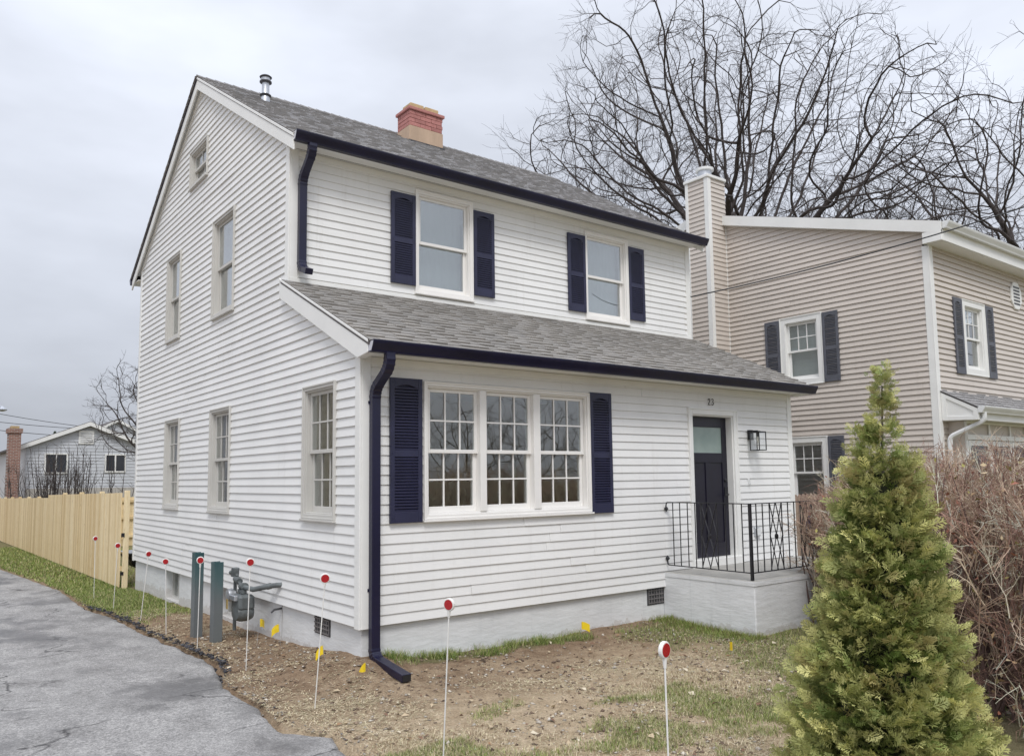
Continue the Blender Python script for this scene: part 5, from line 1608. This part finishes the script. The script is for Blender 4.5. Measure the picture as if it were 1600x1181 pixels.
def at_ground(x, depth, z=-0.9):
    p = px(x, 700, depth); return Vector((p.x, p.y, z))
b0 = at_ground(1172, 29)
c0 = at_ground(1138, 29)
bare_tree('spreading_bare_tree', 'huge bare tree with dark spreading limbs and a broad twiggy crown behind the beige house', 'tree', 5, b0, 8.8, (c0.x, c0.y, 10.0), (8.9, 8.9, 8.3), 4600, 8.6, 0.60, kill=0.45, infl=2.4, step=0.33, r_tip=0.0125, power=2.0, rmin=0.0055, twigs=3, twig_len=0.85, bias=0.5)
b1 = at_ground(1655, 25)
bare_tree('leaning_bare_tree', 'bare tree at the right edge reaching left over the beige roof', 'tree', 9, b1, 6.2, (b1.x, b1.y, 8.2), (7.8, 7.8, 6.0), 2600, 6.3, 0.42, kill=0.42, infl=2.2, step=0.31, r_tip=0.011, power=2.0, rmin=0.005, twigs=2, twig_len=0.75, bias=0.5)
b2 = at_ground(1372, 40)
bare_tree('distant_bare_tree', 'finer bare tree far behind, between the big tree and the right edge', 'tree', 21, b2, 6.5, (b2.x, b2.y, 12.0), (5.6, 5.6, 5.0), 1500, 9.0, 0.28, rmin=0.006, kill=0.45, infl=2.4, step=0.36, r_tip=0.011, power=2.0, twigs=2)
b4 = at_ground(246, 34)
bare_tree('tangled_bare_tree', 'dense tangled bare tree at the left rear corner of the white house', 'tree', 41, b4, 2.0, (b4.x, b4.y, 4.5), (2.3, 2.3, 2.5), 650, 1.6, 0.16, step=0.24, infl=1.6, kill=0.34, twig_len=0.5, droop=0.05)
# shrubs in front of the far house
def stem_shrub(name, lab, seed, base, h, n, spread, group=None):
    rnd = random.Random(seed)
    r = root(name, base, lab, 'shrub', group)
    mb = MB()
    for i in range(n):
        az = rnd.uniform(0, 6.28); sp = rnd.uniform(0.1, 1) * spread
        p = Vector(base) + Vector((math.cos(az) * 0.15, math.sin(az) * 0.15, -0.1))
        d = Vector((math.cos(az) * sp, math.sin(az) * sp, h * rnd.uniform(0.7, 1.05)))
        pts = [p + d * t + Vector((rnd.gauss(0, 0.04), rnd.gauss(0, 0.04), 0)) + Vector((math.cos(az), math.sin(az), 0)) * 0.25 * sp * math.sin(t * 3) for t in (0, 0.25, 0.5, 0.75, 1)]
        mb.tube(pts, [0.024, 0.02, 0.016, 0.011, 0.004], 4, caps=False)
        for k in range(7):
            t = rnd.uniform(0.3, 0.95); i_ = int(t * 4); q = pts[i_].lerp(pts[min(i_ + 1, 4)], t * 4 - i_)
            e = Vector((rnd.gauss(0, 0.25), rnd.gauss(0, 0.25), rnd.uniform(0.2, 0.65)))
            mb.tube([q, q + e * 0.5 + Vector((rnd.gauss(0, 0.04), rnd.gauss(0, 0.04), 0)), q + e], [0.009, 0.006, 0.003], 3, caps=False)
    me = array_mesh('stems', mb.v, [f for f in mb.f if len(f) == 4], M['bark'], smooth=True)
    o = bpy.data.objects.new('stems', me); col.objects.link(o); attach(o, r)
for i, (x, dp, h, n, lab) in enumerate(((60, 36, 3.8, 24, 'tall bare shrub beside the far brick chimney'), (92, 33, 4.1, 34, 'many stemmed bare shrub in front of the far house window'), (128, 33, 4.0, 32, 'bare shrub with upright stems before the middle of the far house'), (196, 34, 4.4, 9, 'thin bare shrub in front of the right far house window'), (8, 38, 3.6, 12, 'bare shrub at the left edge above the fence'))):
    stem_shrub('bare_shrub', lab, 60 + i, at_ground(x, dp, -1.0), h, n, 1.3, 'bare shrubs beyond the cedar fence')
# evergreen tip far away
p = at_ground(86, 75, -1.5)
cz = MB(); cz.lathe([(1.0, 0.0), (1.25, 1.5), (1.0, 4.5), (0.75, 6.2), (0.3, 7.3), (0.02, 7.9)], 9, tuple(p))
cz.v = [(x + random.uniform(-.12, .12), y + random.uniform(-.12, .12), z + random.uniform(-.15, .15)) for x, y, z in cz.v]
ev = root('far_evergreen', tuple(p), 'small dark evergreen tip above the far gabled roof', 'tree')
cz.build('crown', simple('dark_evergreen', (0.035, 0.05, 0.03), 0.9, 0.4, 6), ev)
# trees across the street, mirrored in the front windows
for i, (x, y, h) in enumerate(((13, -25, 6.0), (18, -24, 5.4), (22.5, -25, 6.2), (27, -24, 5.2), (32, -26, 6.0))):
    bare_tree('street_tree', ('bare tree across the street, mirrored in the left front window panes', 'bare tree across the street, mirrored at the left mullion of the triple window', 'tallest bare tree across the street, mirrored in the middle front panes', 'low bare tree across the street, mirrored in the right front panes', 'bare tree far along the street on the right')[i], 'tree', 70 + i, (x, y, -0.8), 1.0, (x, y, h * 0.5), (2.9, 2.9, h * 0.5), 420, 0.4, 0.16, step=0.34, infl=2.4, kill=0.5, rmin=0.009, twigs=1, twig_len=0.7, group='bare trees across the street')

# ------------------------------------------------------------------ wires
def cable(name, lab, pts, r=0.012, sag=0.0):
    out = []
    for (a, b) in zip(pts, pts[1:]):
        a, b = Vector(a), Vector(b)
        for i in range(13):
            t = i / 12
            q = a.lerp(b, t); q.z -= sag * 4 * t * (1 - t)
            if not out or (q - out[-1]).length > 1e-6: out.append(q)
    o = MB().tube(out, r, 5).build(name, M['wire'], None, smooth=True)
    return tag(o, lab, 'cable')
cable('service_cable', 'black service cable from the white house corner across the beige house', [(W + 0.03, S - 0.02, 4.72), px(1600, 297, 13.0) + (px(1600, 297, 13.0) - Vector((W, S, 4.72))) * 0.8], 0.012, 0.28)
for i, (ya, yb, dp, lab) in enumerate(((638, 672, 60, 'uppermost overhead cable above the far house'), (655, 668, 58, 'middle overhead cable above the far house'), (668, 680, 56, 'lowest overhead cable above the far house'))):
    cable('overhead_cable', lab, [px(-60, ya - 3, dp), px(230, yb + 4, dp + 6)], 0.022, 0.25)
# wires across the street (seen mirrored in the upper windows)
for i, z in enumerate((8.3, 7.7, 6.2)):
    cable('street_cable', ('topmost', 'middle', 'lowest')[i] + ' street cable mirrored in the upstairs windows', [(-30, -13.5, z + 0.3), (0, -13.5, z), (30, -13.5, z + 0.2), (60, -13.5, z)], 0.02, 0.5)
p = px(3, 640, 55)
sl = root('street_light', tuple(p), 'street lamp head at the left edge above the far houses', 'street lamp')
MB().lathe([(0.05, 0.25), (0.12, 0.2), (0.32, 0.02), (0.30, -0.05), (0.1, -0.12)], 12, tuple(p)).build('lamp_head', M['galv'], sl, smooth=True)
MB().tube([tuple(p + Vector((0, 0, 0.2))), tuple(p + Vector((-1.2, 0, 0.5))), tuple(p + Vector((-2.2, 0, 0.2))), tuple(p + Vector((-2.3, 0, -7)))], 0.05, 6).build('arm', M['galv'], sl)

# ------------------------------------------------------------------ arborvitae
def spray(seed):
    """flat fan of scale leaves in the x-y plane, growing along +y, unit length"""
    r = np.random.default_rng(seed)
    V, F = [], []
    def leaf(x0, y0, x1, y1, w):
        dx, dy = x1 - x0, y1 - y0; L = math.hypot(dx, dy); nx, ny = -dy / L * w, dx / L * w
        b = len(V); zc = r.normal(0, 0.03)
        V.extend([(x0, y0, 0), (x0 + dx * 0.55 + nx, y0 + dy * 0.55 + ny, zc), (x1, y1, zc * 1.5), (x0 + dx * 0.55 - nx, y0 + dy * 0.55 - ny, zc)])
        F.append((b, b + 1, b + 2, b + 3))
    leaf(0, 0, 0.02, 0.6, 0.03); leaf(0.02, 0.45, 0.0, 1.0, 0.034)
    n = 5
    for i in range(n):
        t = 0.18 + 0.72 * i / n
        for s in (-1, 1):
            L = (0.46 - 0.30 * abs(t - 0.30)) * r.uniform(0.8, 1.15) * (1.15 - 0.5 * t)
            a = math.radians(r.uniform(32, 52))
            x1, y1 = s * L * math.sin(a), t + L * math.cos(a)
            leaf(0, t, x1, y1, 0.036)
            for q in (0.45,):
                l2 = L * 0.42 * r.uniform(0.8, 1.2); a2 = a + s * 0 + math.radians(38) * (1 if q < 0.6 else -1)
                leaf(x1 * q, t + (y1 - t) * q, x1 * q + s * l2 * math.sin(a2), t + (y1 - t) * q + l2 * math.cos(a2), 0.03)
    return np.array(V), [f for f in F]
SPR = [spray(s) for s in (1, 2, 3, 4)]

def scatter(templ, pos, ydir, nrm, scale, tints):
    """place template fans; returns verts, quad faces, tints"""
    VV, FF, TT = [], [], []
    base = 0
    for i in range(len(pos)):
        V, F = templ[i % len(templ)]
        y = ydir[i] / np.linalg.norm(ydir[i]); z = nrm[i] - y * (nrm[i] @ y); z /= (np.linalg.norm(z) + 1e-9); x = np.cross(y, z)
        A = np.stack([x, y, z], 0) * scale[i]
        VV.append(V @ A + pos[i]); FF.append(np.array(F) + base); TT.append(np.repeat(tints[i][None, :], len(F), 0))
        base += len(V)
    return np.concatenate(VV), np.concatenate(FF), np.concatenate(TT)

def fix_tris(me_name, V, F, T, mat):
    """faces given as quads, some degenerate to triangles"""
    tri = F[:, 2] == F[:, 3]
    quads = F[~tri]; tris = F[tri][:, :3]
    q1 = quads[:, [0, 1, 2]]; q2 = quads[:, [0, 2, 3]]
    allf = np.concatenate([tris, q1, q2]); allt = np.concatenate([T[tri], T[~tri], T[~tri]])
    return array_mesh(me_name, V, allf, mat, allt)

TB = Vector((0.415, -5.12, 0)); TB.z = -0.50
TTOP = px(1378, 580, 4.25)
th = root('arborvitae', tuple(TB), 'green cone shaped arborvitae in the right foreground', 'tree')
def th_radius(t):       # t = 0 bottom .. 1 top
    prof = [(0, 0.43), (0.18, 0.435), (0.29, 0.375), (0.43, 0.28), (0.565, 0.225), (0.70, 0.168), (0.80, 0.118), (0.86, 0.068), (0.90, 0.03), (0.95, 0.010), (1.0, 0.003)]
    for (a, ra), (b, rb) in zip(prof, prof[1:]):
        if t <= b: return ra + (rb - ra) * (t - a) / (b - a)
    return 0.01
MB().tube([TB + Vector((0, 0, -0.1)), TB.lerp(TTOP, 0.5), TB.lerp(TTOP, 0.8), TB.lerp(TTOP, 0.97)], [0.05, 0.025, 0.008, 0.003], 8).build('trunk', M['bark'], th)
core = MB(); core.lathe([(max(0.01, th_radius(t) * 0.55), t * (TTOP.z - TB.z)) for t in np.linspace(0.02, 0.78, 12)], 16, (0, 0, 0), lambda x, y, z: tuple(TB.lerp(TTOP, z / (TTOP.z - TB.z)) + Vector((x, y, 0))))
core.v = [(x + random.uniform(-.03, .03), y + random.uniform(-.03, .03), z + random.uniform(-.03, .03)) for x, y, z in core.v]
core.build('inner_foliage', simple('inner_dark_foliage', (0.030, 0.034, 0.016), 0.95, 0.5, 14), th)  # very dark core behind the gaps between the sprays
pos, yd, nr_, sc_, tn = [], [], [], [], []
up = np.array([0, 0, 1.0])
g1 = np.array([0.19, 0.26, 0.07]); g2 = np.array([0.72, 0.69, 0.30]); g3 = np.array([0.33, 0.23, 0.11])
nb = 0
while nb < 760:
    t = rng.uniform(0, 1) ** 1.15
    R = th_radius(t)
    if rng.uniform(0, 0.42) > R + 0.09: continue
    nb += 1
    az = rng.uniform(0, 2 * math.pi)
    out = np.array([math.cos(az), math.sin(az), 0.0]); side = np.cross(out, up)
    c = TB.lerp(TTOP, t); c = np.array(c)
    tip = R * rng.uniform(0.66, 1.16) + 0.02 * min(1.0, R / 0.12)
    rise = rng.uniform(0.25, 0.75) * (1 + 0.8 * t)
    r0 = tip * 0.35
    tone = rng.uniform(0.72, 1.15); gb = rng.normal(0, 0.16); dead = rng.random() < 0.05
    L = tip - r0
    for k in range(int(10 + 52 * L)):
        q = rng.uniform(0.15, 1.0) ** 0.75
        p = c + out * (r0 + L * q) + up * (rise * L * q - 0.25 * L) + side * rng.normal(0, 0.05 + 0.05 * q) * (0.4 + L) + up * rng.normal(0, 0.02)
        y = out * rng.uniform(0.5, 1.1) + up * (rise * rng.uniform(0.4, 1.3)) + side * rng.normal(0, 0.55) + up * rng.normal(0, 0.15)
        n = up * rng.uniform(0.2, 1.0) + side * rng.normal(0, 0.75) + out * rng.normal(0, 0.3)
        gold = min(1, max(0, 0.02 + 0.80 * q ** 3.0 + gb + 0.35 * max(t - 0.6, 0) + rng.normal(0, 0.13)))
        tint = (g1 * (1 - gold) + g2 * gold) * tone * rng.uniform(0.85, 1.15)
        if dead or rng.random() < 0.035 + 0.12 * max(0, t - 0.6): tint = tint * 0.45 + g3 * 0.55
        pos.append(p); yd.append(y); nr_.append(n); sc_.append(rng.uniform(0.065, 0.125) * (1.0 if t < 0.7 else 0.8 if t < 0.86 else 0.55)); tn.append(tint)
for k in range(34):                      # loose leader at the top
    t = rng.uniform(0.84, 0.985); c = np.array(TB.lerp(TTOP, t)); az = rng.uniform(0, 6.28)
    pos.append(c + np.array([math.cos(az), math.sin(az), 0]) * rng.uniform(0, 0.03)); yd.append(np.array([math.cos(az) * 0.5, math.sin(az) * 0.5, 1.0])); nr_.append(rng.normal(0, 1, 3)); sc_.append(rng.uniform(0.035, 0.065)); tn.append((g2 * 0.55 + g3 * 0.45) * rng.uniform(0.7, 1.1))
V, F, T = scatter(SPR, pos, yd, nr_, sc_, np.array(tn))
o = bpy.data.objects.new('crown', fix_tris('crown', V, F, T, M['leafy'])); col.objects.link(o); attach(o, th)

# ------------------------------------------------------------------ bare hedge
def twig_template(seed):
    r = random.Random(seed)
    mb = MB()
    def tw(p, d, L, rad, lev):
        pts = [p.copy()]; q = p.copy(); dd = d.copy()
        nseg = 3 if lev == 0 else 2
        for i in range(nseg):
            dd = (dd + Vector((r.gauss(0, 0.13), r.gauss(0, 0.13), r.gauss(0, 0.10)))).normalized()
            q = q + dd * (L / nseg); pts.append(q.copy())
        mb.tube(pts, [rad * (1 - 0.6 * i / nseg) for i in range(nseg + 1)], 3, caps=False)
        if lev == 0 or lev == 1:
            for k in range(7 if lev == 0 else 2):
                t = r.uniform(0.2, 0.98) * nseg; i = min(nseg - 1, int(t)); pp = pts[i].lerp(pts[i + 1], t - i)
                nd = (dd * 0.5 + Vector((r.gauss(0, 0.6), r.gauss(0, 0.6), r.uniform(-0.1, 0.8)))).normalized()
                tw(pp, nd, L * r.uniform(0.3, 0.55), rad * 0.62, lev + 1)
    tw(Vector((0, 0, 0)), Vector((0, 1, 0)), 1.0, 0.0115, 0)
    return np.array(mb.v), mb.f
TW = [twig_template(s) for s in range(6)]

def hedge(name, lab, line, n, seed, leaves=500):
    """line: list of (x, y, half width, height above ground)"""
    r = np.random.default_rng(seed)
    h = root(name, (line[0][0], line[0][1], -0.5), lab, 'hedge')
    pos, yd, nn, ss, tt = [], [], [], [], []
    P = np.array(line)
    seg = np.linalg.norm(np.diff(P[:, :2], axis=0), axis=1); cum = np.concatenate([[0], np.cumsum(seg)])
    def at(s): return np.array([np.interp(s, cum, P[:, k]) for k in range(4)])
    pal = np.array([(0.43, 0.315, 0.235), (0.56, 0.43, 0.32), (0.24, 0.15, 0.12), (0.68, 0.56, 0.44), (0.36, 0.22, 0.17)])
    for i in range(n):
        x, y, hw, H = at(r.uniform(0, cum[-1]))
        u, v = r.normal(0, 0.5), r.normal(0, 0.5)
        z = H * r.uniform(0, 1) ** 0.75
        k = 0.55 + 0.45 * min(1, z / (0.5 * H))
        p = np.array([x + np.clip(u, -1, 1) * hw * k, y + np.clip(v, -1, 1) * hw * k, -0.52 + z * 0.86])
        d = np.array([r.normal(0, 0.42), r.normal(0, 0.42), r.uniform(0.5, 1.4)])
        pos.append(p); yd.append(d); nn.append(r.normal(0, 1, 3)); ss.append(r.uniform(0.26, 0.55) * (0.8 if z > 0.85 * H else 1))
        tt.append(np.minimum(0.7, pal[r.integers(0, 5)] * r.uniform(0.7, 1.4)))
    V, F, T = scatter(TW, pos, yd, nn, ss, np.array(tt))
    o = bpy.data.objects.new('twigs', array_mesh('twigs', V, F, M['twig'], T)); col.objects.link(o); attach(o, h)
    mb = MB()
    for i in range(int(n / 12)):
        x, y, hw, H = at(r.uniform(0, cum[-1]))
        bx, by = x + r.normal(0, 0.25) * hw, y + r.normal(0, 0.25) * hw
        ex, ey = bx + r.normal(0, 0.35) * hw * 1.6, by + r.normal(0, 0.35) * hw * 1.6
        zt = -0.5 + H * r.uniform(0.5, 0.98)
        mb.tube([(bx, by, -0.6), (bx * 0.7 + ex * 0.3 + r.normal(0, .04), by * 0.7 + ey * 0.3 + r.normal(0, .04), -0.5 + 0.35 * (zt + 0.5)), (ex + r.normal(0, .05), ey + r.normal(0, .05), -0.5 + 0.7 * (zt + 0.5)), (ex + r.normal(0, .08), ey + r.normal(0, .08), zt)], [0.014, 0.012, 0.008, 0.003], 5, (0.13, 0.085, 0.075), caps=False)
    mb.build('stems', M['twig'], h)
    lv, lf, lt_ = [], [], []
    for i in range(leaves):
        x, y, hw, H = at(r.uniform(0, cum[-1]))
        p = np.array([x + np.clip(r.normal(0, 0.55), -1, 1) * hw, y + np.clip(r.normal(0, 0.55), -1, 1) * hw, -0.5 + H * r.uniform(0.05, 0.95)])
        a = r.normal(0, 1, 3); a /= np.linalg.norm(a); b = np.cross(a, r.normal(0, 1, 3)); b /= np.linalg.norm(b)
        L = r.uniform(0.012, 0.032); w = L * 0.55
        k = len(lv); c = np.cross(a, b) * L * 0.25
        lv += [p - a * L, p + b * w + c, p + a * L, p - b * w + c]; lf.append((k, k + 1, k + 2, k + 3))
        lt_.append(np.array([(0.42, 0.29, 0.17), (0.30, 0.13, 0.09), (0.52, 0.42, 0.27), (0.33, 0.30, 0.10)][r.integers(0, 4)]) * r.uniform(0.8, 1.2))
    o = bpy.data.objects.new('dry_leaves', array_mesh('dry_leaves', lv, lf, M['litter'], lt_)); col.objects.link(o); attach(o, h)
hedge('bare_hedge', 'bare brown twiggy hedge behind the arborvitae along the right edge', [(5.9, -1.95, 0.45, 1.75), (5.3, -2.7, 0.6, 2.1), (4.5, -3.5, 0.7, 2.2), (3.75, -4.3, 0.75, 2.2), (3.2, -5.0, 0.7, 2.15), (2.9, -5.7, 0.6, 2.15)], 2700, 3, 3600)
hedge('bare_bush', 'light brown bare bush hugging the right end of the stoop', [(5.75, -1.62, 0.26, 1.62), (6.3, -1.75, 0.35, 1.75)], 650, 5, 350)

# ------------------------------------------------------------------ grass, straw, stones, leaves
def blades(area, n, hmin, hmax, w, seed, mask, pal, flat=False, zoff=0.0):
    r = np.random.default_rng(seed)
    vs, fs, ts = [], [], []
    c = 0; tries = 0
    while c < n and tries < n * 14:
        tries += 1
        x = r.uniform(area[0], area[1]); y = r.uniform(area[2], area[3])
        if -0.02 < x < 7.6 and 0.0 < y < 9.6: continue
        if SX0 - 0.02 < x < SX1 and SY - 0.02 < y < 0: continue
        m = mask(x, y)
        if r.random() > m: continue
        z = ground_z(x, y) + zoff
        h = r.uniform(hmin, hmax); az = r.uniform(0, 2 * math.pi)
        dx, dy = math.cos(az), math.sin(az)
        ww = w * r.uniform(0.6, 1.3)
        k = len(vs)
        if flat:
            t = r.uniform(-0.12, 0.25)
            vs += [(x - dy * ww, y + dx * ww, z + 0.002), (x + dy * ww, y - dx * ww, z + 0.002), (x + dx * h + dy * ww * .5, y + dy * h - dx * ww * .5, z + 0.004 + abs(t) * h)]
        else:
            b = r.uniform(0.2, 1.5) * h
            vs += [(x - dy * ww, y + dx * ww, z - 0.006), (x + dy * ww, y - dx * ww, z - 0.006), (x + dx * b, y + dy * b, z + h)]
        fs.append((k, k + 1, k + 2)); ts.append(np.array(pal[r.integers(0, len(pal))]) * r.uniform(0.75, 1.25)); c += 1
    return vs, fs, ts
GREEN = [(0.19, 0.26, 0.065), (0.26, 0.325, 0.085), (0.34, 0.38, 0.13), (0.46, 0.43, 0.22), (0.14, 0.205, 0.06)]
STRAW = [(0.56, 0.47, 0.32), (0.68, 0.59, 0.43), (0.42, 0.33, 0.21), (0.24, 0.165, 0.105), (0.58, 0.53, 0.34)]
def stuff(name, lab, cat, parts, mat):
    V, F, T = [], [], []
    for vs, fs, ts in parts:
        b = len(V); V += vs; F += [tuple(i + b for i in f) for f in fs]; T += ts
    o = bpy.data.objects.new(name, array_mesh(name, V, F, mat, T)); col.objects.link(o)
    return tag(o, lab, cat, kind='stuff')
gm2 = lambda x, y: max(0.0, grass_mask(x, y) - 0.12) * 1.1
stuff('grass', 'patchy short green and straw coloured grass around the house', 'grass', [
    blades((-1.6, 0.0, 3.0, 12.0), 16000, 0.02, 0.055, 0.006, 1, gm2, GREEN),
    blades((-2.0, 0.2, 10.0, 27.0), 11000, 0.03, 0.07, 0.013, 2, gm2, GREEN),
    blades((0.2, 5.0, 9.7, 23.0), 3500, 0.05, 0.09, 0.012, 3, gm2, GREEN),
    blades((2.2, 7.0, -4.6, 0.0), 34000, 0.015, 0.05, 0.004, 4, gm2, GREEN + [(0.46, 0.41, 0.24)]),
    blades((-1.1, 2.2, -4.6, -1.2), 38000, 0.012, 0.042, 0.0034, 5, gm2, GREEN + [(0.50, 0.46, 0.27), (0.56, 0.49, 0.32)]),
    blades((0.2, 3.4, -0.36, 0.03), 3000, 0.025, 0.10, 0.0035, 6, lambda x, y: gm2(x, y) * smooth(-0.25, 0.35, fb(x, y, 2.6, 3, 8.8)), GREEN),
    blades((3.6, 5.4, -1.6, -0.02), 2600, 0.03, 0.085, 0.004, 7, lambda x, y: 0.8 * smooth(0.45, 0.05, min(abs(x - SX0), 9)) if x < SX0 else 0.0, GREEN[:3] + [(0.25, 0.2, 0.1)]),
], M['leafy'])
def straw_mask(x, y):
    if x < drive_edge(y) + 0.02: return 0.02
    n = fb(x, y, 1.6, 3, 12.0)
    v = 0.30 + 0.75 * n
    if y > -1.0 and x > -0.2: v -= 0.32 * smooth(-1.8, -0.4, y)
    return max(0.02, min(1, v))
stuff('straw_litter', 'dry straw and dead grass strewn over the bare soil', 'straw', [
    blades((-1.2, 5.0, -4.8, -0.4), 52000, 0.02, 0.065, 0.0032, 8, straw_mask, STRAW, True),
    blades((-1.2, 0.0, -1.0, 6.5), 11000, 0.02, 0.07, 0.0034, 9, straw_mask, STRAW, True),
    blades((-1.1, 2.8, -4.6, -1.9), 15000, 0.012, 0.045, 0.0024, 10, straw_mask, STRAW),
], M['litter'])

def stones(area, n, s0, s1, seed, mask, pal, name, lab, zoff=0.0):
    r = np.random.default_rng(seed)
    O = np.array([(1, 0, 0), (-1, 0, 0), (0, 1, 0), (0, -1, 0), (0, 0, 1), (0, 0, -1)], float)
    OF = np.array([(0, 2, 4), (2, 1, 4), (1, 3, 4), (3, 0, 4), (2, 0, 5), (1, 2, 5), (3, 1, 5), (0, 3, 5)])
    V, F, T = [], [], []
    c = 0; tries = 0
    while c < n and tries < n * 25:
        tries += 1
        x = r.uniform(area[0], area[1]); y = r.uniform(area[2], area[3])
        if (-0.02 < x < 7.6 and y > 0) or r.random() > mask(x, y): continue
        s = s0 + (s1 - s0) * r.random() ** 3
        A = O * (s * r.uniform(0.6, 1.3, 3) * np.array([1, 1, 0.45])) + r.normal(0, s * 0.18, (6, 3))
        a = r.uniform(0, 6.28); Rm = np.array([(math.cos(a), -math.sin(a), 0), (math.sin(a), math.cos(a), 0), (0, 0, 1)])
        V.append(A @ Rm + np.array([x, y, ground_z(x, y) + zoff + s * 0.2])); F.append(OF + c * 6)
        t = np.array(pal[r.integers(0, len(pal))]) * r.uniform(0.7, 1.25); T.append(np.repeat(t[None], 8, 0)); c += 1
    o = bpy.data.objects.new(name, array_mesh(name, np.concatenate(V), np.concatenate(F), M['litter'], np.concatenate(T))); col.objects.link(o)
    return tag(o, lab, 'stones', kind='stuff')
SOIL = [(0.16, 0.115, 0.085), (0.22, 0.165, 0.12), (0.30, 0.24, 0.18), (0.40, 0.36, 0.31), (0.12, 0.085, 0.065)]
stones((-1.15, 4.6, -4.6, 3.2), 9000, 0.004, 0.026, 1, lambda x, y: (0.9 if x > drive_edge(y) - 0.05 else 0.05) * max(0.1, 0.5 + 0.9 * fb(x, y, 1.2, 3, 3.3)), SOIL + [(0.5, 0.46, 0.4)], 'soil_clods', 'small clods and pebbles on the bare soil')
def rub(x, y):
    e = drive_edge(y); d = x - e
    a = math.exp(-((d + 0.03) / 0.10) ** 2)
    return a * smooth(0.7, 1.3, y) * smooth(8.6, 6.5, y)
stones((-1.6, -0.7, 0.6, 8.8), 6500, 0.006, 0.030, 2, rub, [(0.045, 0.044, 0.05), (0.07, 0.07, 0.08), (0.10, 0.10, 0.11), (0.03, 0.03, 0.034)], 'asphalt_rubble', 'dark crumbled asphalt along the broken driveway edge', 0.022)
stones((-1.5, -0.8, -2.6, 1.2), 700, 0.004, 0.014, 6, lambda x, y: math.exp(-((x - drive_edge(y)) / 0.12) ** 2), [(0.2, 0.19, 0.18), (0.35, 0.33, 0.3), (0.09, 0.09, 0.095)], 'edge_gravel', 'loose gravel where the driveway meets the soil', 0.01)
# dead leaves
r = np.random.default_rng(17)
lv, lf, lt_ = [], [], []
for i in range(420):
    if i < 300: x, y = r.uniform(-0.9, 4.3), r.uniform(-4.2, -0.1)
    else: x, y = r.uniform(-0.9, -0.05), r.uniform(0.5, 4.5)
    if x < drive_edge(y): continue
    z = ground_z(x, y) + 0.012
    a = r.uniform(0, 6.28); L = r.uniform(0.012, 0.038); w = L * r.uniform(0.4, 0.7)
    u = np.array([math.cos(a), math.sin(a), r.normal(0, 0.2)]); v = np.array([-math.sin(a), math.cos(a), r.normal(0, 0.25)])
    p = np.array([x, y, z]); k = len(lv); up = np.array([0, 0, L * 0.35])
    lv += [p - u * L, p - u * L * .2 + v * w + up, p + u * L + up * .5, p - u * L * .2 - v * w + up]; lf.append((k, k + 1, k + 2, k + 3))
    lt_.append(np.array([(0.30, 0.19, 0.11), (0.50, 0.40, 0.27), (0.20, 0.12, 0.08), (0.62, 0.55, 0.42)][r.integers(0, 4)]))
o = bpy.data.objects.new('dead_leaves', array_mesh('dead_leaves', lv, lf, M['litter'], lt_)); col.objects.link(o)
tag(o, 'scattered dead leaves on the bare soil', 'leaves', kind='stuff')
